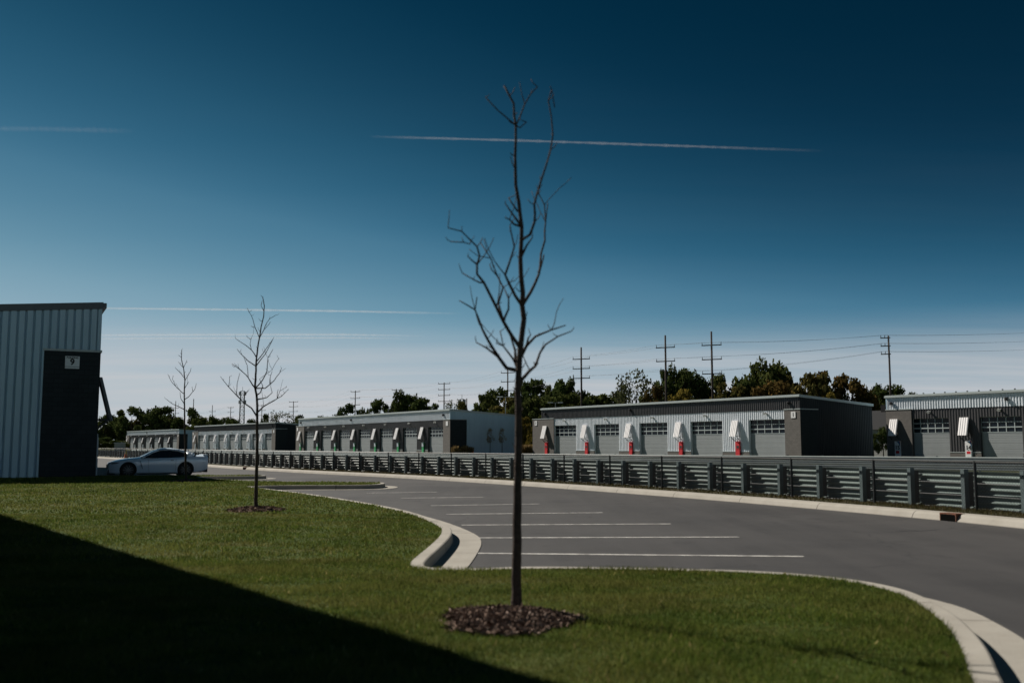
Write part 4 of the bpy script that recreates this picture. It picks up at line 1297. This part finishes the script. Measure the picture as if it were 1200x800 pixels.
def trunk_mesh(seed):
    rr = random.Random(seed); m = MB()
    m.tube([(0, 0, -0.01), (0.004, 0, .2), (-.006, .004, .45), (.003, 0, .8)], [.026, .020, .014, .004], 7)
    for i in range(7):
        z = rr.uniform(.2, .6); a_ = rr.uniform(0, 6.28); l_ = rr.uniform(.15, .34)
        m.tube([(0, 0, z), (math.cos(a_) * l_ * .5, math.sin(a_) * l_ * .5, z + l_ * .5), (math.cos(a_) * l_, math.sin(a_) * l_, z + l_ * 1.0)], [.010, .006, .002], 5)
    return m.mesh('trunk', MAT['trunk'], smooth=True)
CR = [crown_mesh(20 + i) for i in range(6)]
CRA = [crown_mesh(40 + i, 3400, 0.5, 0.017) for i in range(2)]
TK = [trunk_mesh(i) for i in range(3)]
def tree(px, top, wpx, Y, kind, label, name='background_tree', group='trees beyond the garages', airy=False, k=[0]):
    p = P(px, top, Y)
    H = max(p.z, 1.5); Wd = wpx * Y / F_PX * 1.55
    k[0] += 1; i = k[0]
    root = empty(name, (p.x, Y, -0.06), rnd.uniform(0, 6.28))
    me = (CRA[i % 2] if airy else CR[(i * 5 + i // 6) % 6])
    c = link('crown', me, root, scale=(Wd, Wd, H * 1.03))
    c.material_slots[0].link = 'OBJECT'; c.material_slots[0].material = LEAF[kind]
    link('trunk', TK[i % 3], root, scale=(H * .8, H * .8, H))
    return tag(root, label, 'tree', group)
GRP = [
 (124, 485, 26, 430, 'g', 'dark tree rising just right of the number nine building'),
 (138, 488, 24, 440, 'g', 'low dark tree between the left building and the round-topped tree'),
 (155, 476, 26, 425, 'g', 'round-topped dark tree above the car bonnet'),
 (168, 488, 18, 430, 'o', 'brownish tree above the left end of the farthest garages'),
 (180, 479, 24, 425, 'g', 'broad dark tree above the farthest garages, left of the small sapling'),
 (193, 477, 24, 430, 'g', 'dark tree whose top reaches the pole left of the small sapling'),
 (205, 489, 20, 425, 'm', 'lower green tree behind the small sapling'),
 (222, 478, 28, 420, 'g', 'dark tree directly behind the crown of the small sapling'),
 (236, 488, 22, 415, 'm', 'mid-green tree over the left end of the charcoal-topped far garages'),
 (247, 487, 18, 420, 'g', 'pointed dark tree at the pole right of the small sapling'),
 (264, 489, 36, 440, 'g', 'low dome-shaped dark tree over the far charcoal roof'),
 (293, 491, 16, 440, 'g', 'small dark dome of foliage right beside the lattice mast'),
 (311, 485, 8, 400, 'g', 'thin dark conifer beside the pole right of the middle sapling'),
 (352, 486, 14, 420, 'g', 'little dark treetop behind the left end of the green-door block'),
 (376, 487, 26, 430, 'g', 'very low dark treetops over the roof of the green-door block'),
 (411, 473, 28, 300, 'g', 'dark tree around the leftmost pole over the green-door block'),
 (424, 478, 20, 300, 'm', 'low green tree between two dark trees over the green-door block'),
 (445, 467, 22, 295, 'g', 'narrow dark tree left of the second pole over the green-door block'),
 (466, 458, 20, 290, 'g', 'tall dark tree wrapped round the second pole over the green-door block'),
 (480, 463, 20, 300, 'g', 'dark tree just right of the second pole over the green-door block'),
 (493, 466, 28, 295, 'g', 'broad dark tree over the right half of the green-door block'),
 (507, 473, 20, 300, 'g', 'falling dark shoulder of trees left of the tall three-arm pole'),
 (538, 471, 28, 290, 'o', 'olive tree right of the tall three-arm pole'),
 (571, 459, 28, 245, 'm', 'green tree at the left shoulder of the central woods'),
 (586, 454, 34, 250, 'g', 'dark tree around the pole left of the foreground trunk'),
 (597, 466, 36, 232, 'o', 'olive-brown tree at the street lamp left of the foreground trunk'),
 (617, 448, 26, 250, 'g', 'dark tree just right of the foreground trunk'),
 (632, 446, 30, 255, 'g', 'dark twin-topped tree right of the foreground trunk'),
 (646, 452, 24, 250, 'm', 'green tree with gaps of sky above the left end of the red-door block'),
 (660, 445, 34, 235, 'g', 'large dark tree left of the single tall pole'),
 (671, 442, 24, 238, 'g', 'pointed dark tree touching the single tall pole'),
 (615, 476, 34, 225, 'g', 'dark understorey tree filling the gap between the two garage blocks'),
 (636, 474, 30, 222, 'g', 'dark understorey tree behind the left end of the red-door block'),
 (580, 481, 26, 222, 'g', 'dark low tree behind the blue-grey gable wall'),
 (700, 463, 36, 225, 'm', 'low green rounded tree over the red-door block, right of the single tall pole'),
 (722, 459, 32, 225, 'm', 'green tree sloping up to the pale sparse one'),
 (768, 452, 26, 205, 'r', 'russet tree between the sparse tree and the first of two tall poles'),
 (786, 428, 34, 215, 'g', 'tall dark tree at the first of two tall poles'),
 (803, 432, 36, 215, 'g', 'broad dark tree between the two tall poles'),
 (817, 440, 30, 218, 'g', 'dark tree just left of the second of two tall poles'),
 (805, 457, 30, 200, 'y', 'yellow-green low tree below the dark trees between the two tall poles'),
 (838, 440, 30, 215, 'm', 'green tree behind the second of two tall poles'),
 (851, 449, 34, 205, 'o', 'olive-brown tree right of the second of two tall poles'),
 (872, 447, 30, 208, 'g', 'dark tree left of the tallest rounded tree'),
 (890, 421, 42, 212, 'm', 'tallest rounded tree over the right half of the red-door block'),
 (908, 424, 42, 214, 'm', 'right-hand dome of the tallest rounded tree group'),
 (905, 446, 46, 200, 'r', 'russet tree in front of the tallest rounded trees'),
 (926, 442, 26, 210, 'o', 'olive tree on the right slope of the tallest rounded trees'),
 (952, 438, 38, 205, 'o', 'brown-olive tree above the corner of the red-door block'),
 (969, 436, 38, 208, 'r', 'russet-brown tree above the charcoal gable'),
 (973, 460, 22, 190, 'y', 'small yellow-green tree peeping over the charcoal gable'),
 (998, 444, 38, 205, 'r', 'dark russet tree above the far end of the charcoal gable'),
 (1012, 452, 26, 208, 'o', 'olive tree left of the pole beside the right-hand garages'),
 (1030, 450, 28, 212, 'g', 'dark tree behind the pole beside the right-hand garages'),
 (1054, 452, 30, 215, 'g', 'dark tree over the left corner of the right-hand garages'),
]
FILL = [(606, 470, 30), (628, 464, 30), (650, 466, 30), (668, 462, 30), (684, 470, 24), (693, 466, 30), (712, 468, 30), (752, 462, 34), (775, 462, 30), (792, 460, 30), (822, 458, 34), (846, 460, 32), (864, 459, 30), (882, 458, 32), (917, 458, 34), (938, 455, 30), (984, 458, 30), (1020, 462, 26), (1042, 462, 26), (1068, 460, 22)]
near_of = ['right of the foreground trunk', 'under the dark twin-topped tree', 'under the gappy green tree', 'under the large dark tree by the single tall pole', 'beside the single tall pole', 'right of the single tall pole', 'below the green slope over the red-door block', 'at the foot of the tall sparse tree', 'at the foot of the russet tree beside the first tall pole', 'below the first of two tall poles',
           'left of the second of two tall poles', 'right of the second of two tall poles', 'under the olive-brown tree', 'left below the tallest rounded tree', 'right below the tallest rounded trees', 'left below the brown-olive tree',
           'over the middle of the charcoal gable', 'left below the pole beside the right-hand garages', 'right below the pole beside the right-hand garages', 'over the left end of the right-hand roof']
for (px_, ty_, wp_), no_ in zip(FILL, near_of): tree(px_, ty_, wp_, 222, 'g' if px_ % 2 else 'm', 'low dark understorey foliage ' + no_)
for t_ in GRP: tree(*t_)
tree(331, 482, 26, 380, 's', 'sparse grey-green tree left of the pole by the green-door block', airy=True)
tree(322, 486, 18, 380, 's', 'thin grey-green treetop over the far charcoal gable', airy=True)
tree(528, 469, 18, 280, 's', 'thin pale tree behind the tall three-arm pole', airy=True)
tree(746, 433, 42, 210, 's', 'tall sparse pale-green tree showing sky, left of the two tall poles', airy=True)
tree(733, 447, 24, 212, 's', 'thin pale treetop at the left foot of the tall sparse tree', airy=True)
# yellow bushes in the gap between the two blocks
for a_ in ((590, 481, 14, 205, 'y', 'yellow-leaved bush peeping over the blue-grey gable'), (600, 488, 16, 200, 'y', 'tall yellow bush left of the foreground trunk'),
           (616, 489, 12, 200, 'y', 'yellow bush right of the foreground trunk'), (594, 507, 14, 195, 'y', 'lower yellow bush beside the end of the blue-grey gable'), (622, 508, 8, 190, 'y', 'small yellow bush against the grey masonry end')):
    tree(*a_, name='yellow_bush', group='yellow bushes between the garage blocks')
for a_ in ((127, 512, 22, 360, 'g', 'dark rounded shrub beside the left building'), (140, 516, 20, 365, 'm', 'low green shrub behind the little grey shed'),
           (1023, 507, 11, 137, 'g', 'dark shrub in front of the grey house, beside the charcoal gable'), (1034, 500, 12, 137, 'g', 'dark shrub beside the grey house, against the right-hand garages')):
    tree(*a_, name='shrub', group='dark shrubs beside the garages')

# young ornamental trees and tufts at the blue-grey gable
def on_gable(b, L, s, off):     # world point s metres along the right gable wall
    R_ = b.rotation_euler.z; c = Vector((math.cos(R_), math.sin(R_))); n = Vector((-c.y, c.x))
    p = Vector(b.location[:2]) + c * (L + off) + n * s
    return p
L3 = (Vector(G(527.5, 478.8, 7.3)[:2]) - Vector(G(350, 490.2, 7.3)[:2])).length - .28
for px, lab in ((575, 'slim young tree with tan leaves against the blue-grey gable, left of its pair'), (588, 'slim young tree with tan leaves at the far end of the blue-grey gable')):
    p = min((on_gable(GB3, L3, s * .25, 2.2) for s in range(0, 60)), key=lambda q: abs(600 + F_PX * q.x / q.y / CP - px))
    zt_ = P(px, 501, p.y).z
    root = empty('young_tree', (p.x, p.y, -0.05))
    c = link('crown', CRA[0], root, loc=(0, 0, zt_ * .30), scale=(1.5, 1.5, zt_ * .72)); c.material_slots[0].link = 'OBJECT'; c.material_slots[0].material = LEAF['t']
    m = MB().tube([(0, 0, 0), (.02, 0, zt_ * .5), (0, 0, zt_ * .8)], [.06, .05, .02], 6); m.build('trunk', MAT['trunk'], root)
    tag(root, lab, 'tree', 'young trees by the gable')
def tuft_mesh():
    rr = np.random.default_rng(5); V, T = [], []
    for _ in range(260):
        a_ = rr.uniform(0, 6.28); r_ = rr.uniform(0, .16); l_ = rr.uniform(.6, 1.2); sp = rr.uniform(.1, .55)
        b0 = np.array([math.cos(a_) * r_, math.sin(a_) * r_, 0]); tip = b0 + np.array([math.cos(a_) * sp, math.sin(a_) * sp, l_])
        w_ = np.array([-math.sin(a_), math.cos(a_), 0]) * .03
        mid = (b0 + tip) / 2 + np.array([0, 0, .12])
        V += [b0 - w_, b0 + w_, mid + w_, mid - w_, mid - w_, mid + w_, tip + w_ * .5, tip - w_ * .5]; T += [rr.uniform(0, 1)] * 8
    return fast_mesh('grass_tuft', np.array(V), np.arange(len(V)), LEAF['t'], T)
TM = tuft_mesh()
names_t = ['first', 'second', 'third', 'fourth', 'fifth', 'sixth', 'seventh', 'eighth']
for i, px in enumerate((528.5, 531.5, 535, 538.5, 542, 545.5, 549, 552)):
    p = min((on_gable(GB3, L3, s * .2, 1.3) for s in range(0, 60)), key=lambda q: abs(600 + F_PX * q.x / q.y / CP - px))
    o = link('grass_tuft', TM, loc=(p.x, p.y, -0.05), rot=(0, 0, i * 1.3), scale=(1.15, 1.15, 1.05 + .35 * (i % 3) / 2))
    tag(o, f'tan ornamental grass tuft, {names_t[i]} from the left along the blue-grey gable', 'ornamental grass', 'grass tufts by the gable')
for i, px in enumerate((613.5, 617.5, 621.5)):
    p = P(px, 520, 172)
    o = link('grass_tuft', TM, loc=(p.x, 172, -0.05), rot=(0, 0, i * 2.3), scale=(1.8, 1.8, 1.5))
    tag(o, ('dry golden grass tuft just right of the foreground trunk', 'dry golden grass tuft between two others left of the masonry end', 'dry golden grass tuft touching the left masonry end of the red-door block')[i], 'ornamental grass', 'golden tufts between the blocks')

# ------------------------------------------------------------------ utility poles and wires
PH = 23.0
def pole(px, top, arms, aw, label, side=0, H=PH, mast=0.0, drop=2.6):
    p = G(px, top, H)
    root = empty('utility_pole', (p.x, p.y, -0.05), POLE_RZ)
    m = MB().tube([(0, 0, 0), (0, 0, H)], [.26, .17], 8); m.build('pole', MAT['pole'], root, smooth=True)
    ends = []
    for i in range(arms):
        z = H - mast - .4 - i * drop
        xa, xb = (-aw, aw) if not side else ((-aw, .35) if side < 0 else (-.35, aw))
        m = MB(); m.box(xa, xb, -.09, .09, z - .09, z + .09)
        ca_ = m.build('crossarm', MAT['pole'], root)
        for x in ((xa + .1, xb - .1) if not side else (xa + .1, (xa) * .45)):
            im_ = cached('ins', lambda: MB().tube([(0, 0, .09), (0, 0, .55)], [.07, .05], 6).mesh('insulator', MAT['pole']))
            link('insulator', im_, ca_, (x, 0, z))
        for x in (xa + .1, xb - .1): ends.append((x, z + .5))
    tag(root, label, 'utility pole', 'wooden poles of the power line')
    return (p.x, p.y, H, mast, aw, arms, drop, side)
POLE_RZ = R(-25)
pd = []
pd.append(pole(206, 469.5, 2, 2.2, 'small distant pole between the left trees, left of the small sapling', mast=3))
pd.append(pole(227, 467, 1, 2.4, 'distant pole with one low crossarm right behind the small sapling', mast=6))
pd.append(pole(249, 474.5, 3, 2.2, 'distant pole with three crossarms right of the small sapling', mast=3))
pd.append(pole(270.5, 476.5, 3, 2.0, 'distant pole left of the lattice mast'))
pd.append(pole(307, 474, 3, 2.4, 'distant pole just right of the trunk of the middle sapling'))
pd.append(pole(344, 469.8, 4, 2.6, 'four-arm pole at the left end of the green-door block', drop=2.3))
pd.append(pole(416.5, 457.5, 3, 2.2, 'three-arm pole farthest left over the green-door block'))
pd.append(pole(464.5, 455.5, 1, 2.0, 'pole with one top crossarm rising out of a dark tree'))
pd.append(pole(520.5, 448, 4, 2.3, 'four-arm pole at the right corner of the green-door block', drop=2.0))
pd.append(pole(595, 431.5, 3, 2.1, 'three-arm pole beside the foreground trunk', drop=2.5, mast=.8))
pd.append(pole(681, 406.5, 3, 2.0, 'three-arm pole standing alone over the left half of the red-door block', mast=2.2, drop=2.1))
pd.append(pole(779.5, 392.5, 2, 1.9, 'first of two tall poles over the red-door block, with two crossarms', mast=2.0, drop=2.7))
pd.append(pole(833.5, 388, 3, 1.9, 'second of two tall poles over the red-door block, with three crossarms', mast=2.2, drop=2.7))
pd.append(pole(1041, 393, 3, 1.5, 'pole beside the right-hand garages with arms on its left side', side=-1, drop=1.6))
pd.append(pole(1290, 386, 3, 1.5, 'pole of the power line beyond the right-hand garages', side=-1, drop=1.6))
# stub pole and lattice masts
p = G(547, 466.5, 20); r_ = empty('plain_pole', (p.x, p.y, -.05)); MB().tube([(0, 0, 0), (0, 0, 20)], [.22, .2], 8).build('shaft', MAT['rust'], r_)
tag(r_, 'bare reddish pole without arms above the blue-grey gable', 'pole')
def lattice(px, top, H, wb, wt, label):
    p = G(px, top, H); r_ = empty('lattice_mast', (p.x, p.y, 0), .4)
    m = MB(); n_ = 14
    def q(c, i):
        w_ = wb + (wt - wb) * i / n_; return Vector((c[0] * w_ / 2, c[1] * w_ / 2, H * i / n_))
    cs = ((-1, -1), (1, -1), (1, 1), (-1, 1))
    for c in cs:
        m = MB(); m.bar(q(c, 0), q(c, n_), .3, .3); m.build('leg', MAT['steel'], r_)
    m = MB()
    for i in range(n_):
        for a_, b_ in zip(cs, cs[1:] + cs[:1]):
            m.bar(q(a_, i), q(b_, i + 1), .18, .18); m.bar(q(a_, i + 1), q(b_, i + 1), .18, .18)
    m.build('bracing', MAT['steel'], r_)
    for z in (.97, .82):
        for c in cs: 
            m = MB(); m.box(c[0] * wt * .8 - .35, c[0] * wt * .8 + .35, c[1] * wt * .8 - .3, c[1] * wt * .8 + .3, H * z - 1.6, H * z + .6); m.build('antenna', MAT['steel'], r_)
    m = MB(); m.bar((0, 0, H), (0, 0, H + 2.5), .2, .2); m.build('whip', MAT['steel'], r_)
    tag(r_, label, 'mast')
lattice(284.3, 458, 36, 3.4, 2.2, 'pale lattice antenna mast behind the middle sapling')
lattice(547.8 - 6.5, 467.5, 26, 2.2, 1.6, 'thin lattice mast just left of the bare reddish pole')
# conductors
wn = ['top left', 'top right', 'middle left', 'middle right', 'lowest left', 'lowest right']
c_, s_ = math.cos(POLE_RZ), math.sin(POLE_RZ)
for k_, (arm, sd) in enumerate(((0, -1), (0, 1), (1, -1), (1, 1), (2, -1), (2, 1))):
    pts_ = []
    line = [q for q in pd]
    for a_ in range(len(line)):
        x, y, H, mast, aw, arms, drop, side = line[a_]
        z = H - mast - .4 - min(arm, arms - 1) * drop + .5
        if arm >= arms: z = H - mast - .4 - arm * 2.2
        xx = sd * (aw - .1) if not side else (-aw + .1 if sd < 0 else -aw * .45)
        pts_.append(Vector((x + c_ * xx, y + s_ * xx, z)))
    m = MB(); full = []
    for a_, b_ in zip(pts_, pts_[1:]):
        L_ = (b_ - a_).length; sag = min(0.00013 * L_ * L_ + 0.006 * L_, 2.6)
        for i in range(14):
            f_ = i / 14; q = a_ + (b_ - a_) * f_; q.z -= sag * 4 * f_ * (1 - f_); full.append(q)
    full.append(pts_[-1])
    m.tube(full, 0.017, 5); o = m.build('power_line', MAT['wire'])
    tag(o, f'{wn[k_]} wire strung from pole to pole over the garages', 'power line', 'wires of the power line')

# street lamps
def street_lamp(px, py, H, label, T=True):
    p = G(px, py, H); r_ = empty('street_lamp', (p.x, p.y, -.05))
    MB().tube([(0, 0, 0), (0, 0, H)], [.11, .07], 8).build('pole', MAT['steel'], r_)
    sp = 1.0
    m = MB(); m.bar((-sp, 0, H), (sp, 0, H), .10, .08); m.build('arm', MAT['steel'], r_)
    for s_ in ((-1, 1) if T else (-1,)):
        m = MB(); m.box(s_ * sp - .5, s_ * sp + .5, -.22, .22, H - .08, H + .10); m.build('lamp_head', MAT['lamp'], r_)
    tag(r_, label, 'street lamp', 'lot lamps behind the garages')
street_lamp(592.5, 464.5, 10, 'pale street lamp against the olive tree left of the foreground trunk')
street_lamp(651, 471.3, 10, 'pale twin-head street lamp just above the left end of the red-door block')
street_lamp(124, 503.5, 9, 'pale street lamp head beside the left building')

# house in the gap beside the right-hand garages, shed on the left
hp = P(1026, 505, 148)
r_ = empty('house', (hp.x, 148, -.05), R(-50))
m = MB(); m.box(-4.2, 4.2, -4, 4, 0, 3.9); m.build('wall', MAT['siding'], r_)
m = MB()
m.v = [(-4.6, -4.5, 3.85), (4.6, -4.5, 3.85), (4.6, 4.5, 3.85), (-4.6, 4.5, 3.85), (-4.6, 0, 6.7), (4.6, 0, 6.7)]
m.f = [(0, 1, 5, 4), (2, 3, 4, 5), (0, 4, 3), (1, 2, 5), (3, 2, 1, 0)]
m.build('roof', MAT['shingle'], r_)
m = MB(); m.box(1.2, 1.9, -.4, .4, 5.4, 7.5); m.build('chimney', MAT['shingle'], r_)
for x in (-2.5, 1.6):
    m = MB(); m.box(x - .6, x + .6, -4.04, -4.001, 1.0, 2.5); wd_ = m.build('window', MAT['glass'], r_)
tag(r_, 'small grey house with a dark roof in the gap between the right-hand garages', 'house')
sp_ = P(140.5, 524, 340)
r_ = empty('shed', (sp_.x, 340, -.05), R(10))
m = MB(); m.box(-1.5, 1.5, -1.5, 1.5, 0, 2.4); m.build('wall', MAT['siding'], r_)
m = MB(); m.box(-1.7, 1.7, -1.7, 1.7, 2.402, 2.6); m.build('roof', MAT['trim'], r_)
tag(r_, 'tiny grey flat-roofed shed left of the farthest garages', 'shed')

# small orange cone behind the fence above the car bonnet; orange bollard by the gable
def cone(px, py, Y, h, label):
    p = P(px, py, Y); r_ = empty('traffic_cone', (p.x, Y, 0.0))
    m = MB(); m.box(-h * .28, h * .28, -h * .28, h * .28, 0, h * .06); m.tube([(0, 0, h * .06), (0, 0, h * .55)], [h * .22, h * .11], 12); m.build('body', MAT['orange'], r_)
    m = MB(); m.tube([(0, 0, h * .551), (0, 0, h)], [h * .11, h * .04], 12); m.build('top', MAT['yellow'], r_)
    tag(r_, label, 'cone', 'orange cones')
cone(147.5, 536, 112, 1.1, 'orange and yellow marker cone behind the black fence above the car bonnet')
q = min((on_gable(GB3, L3, s * .25, 1.6) for s in range(0, 60)), key=lambda q: abs(600 + F_PX * q.x / q.y / CP - 554))
cone(554, 527, q.y, 1.15, 'small orange marker cone beside the blue-grey gable')

# ------------------------------------------------------------------ contrails, far up
def contrail(pts_, wpx, dens, label, D=9000.0):
    m = MB(); N = 90; prs = []
    rr = random.Random(len(label))
    for i in range(N + 1):
        f_ = i / N
        seg = f_ * (len(pts_) - 1); j = min(int(seg), len(pts_) - 2); u = seg - j
        px = pts_[j][0] + (pts_[j + 1][0] - pts_[j][0]) * u; py = pts_[j][1] + (pts_[j + 1][1] - pts_[j][1]) * u
        d = ray(px, py); prs.append(Vector((0, 0, EYE)) + d * (D / d.y))
    n_ = 10
    for i, p in enumerate(prs):
        t_ = (prs[min(i + 1, N)] - prs[max(i - 1, 0)]).normalized()
        x_ = t_.cross(Vector((0, 0, 1))).normalized(); y_ = t_.cross(x_)
        r = wpx * D / F_PX / 2 * rr.uniform(.75, 1.25) * (1 if 0 < i < N else .1)
        for k_ in range(n_):
            a_ = 2 * math.pi * k_ / n_; m.v.append(tuple(p + x_ * math.cos(a_) * r * 1.6 + y_ * math.sin(a_) * r))
    for i in range(N):
        for k_ in range(n_):
            k2_ = (k_ + 1) % n_
            m.uv[len(m.f)] = ((i / N, k_ / n_), (i / N, (k_ + 1) / n_), ((i + 1) / N, (k_ + 1) / n_), ((i + 1) / N, k_ / n_))
            m.f.append((i * n_ + k_, i * n_ + k2_, (i + 1) * n_ + k2_, (i + 1) * n_ + k_))
    o = m.build('contrail', contrail_mat(dens), smooth=True)
    o.visible_shadow = True
    tag(o, label, 'contrail', 'contrails in the sky')
contrail([(430, 160), (600, 164.5), (780, 170.5), (966, 177)], 3.6, 0.10, 'bright thin contrail crossing high behind the top of the nearest sapling')
contrail([(60, 360.5), (250, 362.5), (400, 364.5), (545, 367.5)], 3.0, 0.30, 'upper faint contrail running right from the roof of the left building')
contrail([(60, 393), (250, 392), (400, 392), (500, 393.5)], 2.6, 0.28, 'upper of two close parallel contrails left of the middle')
contrail([(60, 397), (250, 396), (400, 395.6), (480, 396.5)], 2.4, 0.26, 'lower of two close parallel contrails left of the middle')
contrail([(-60, 151), (40, 151), (110, 152.5), (160, 154)], 7, 0.03, 'short blurred contrail at the upper left edge of the sky')
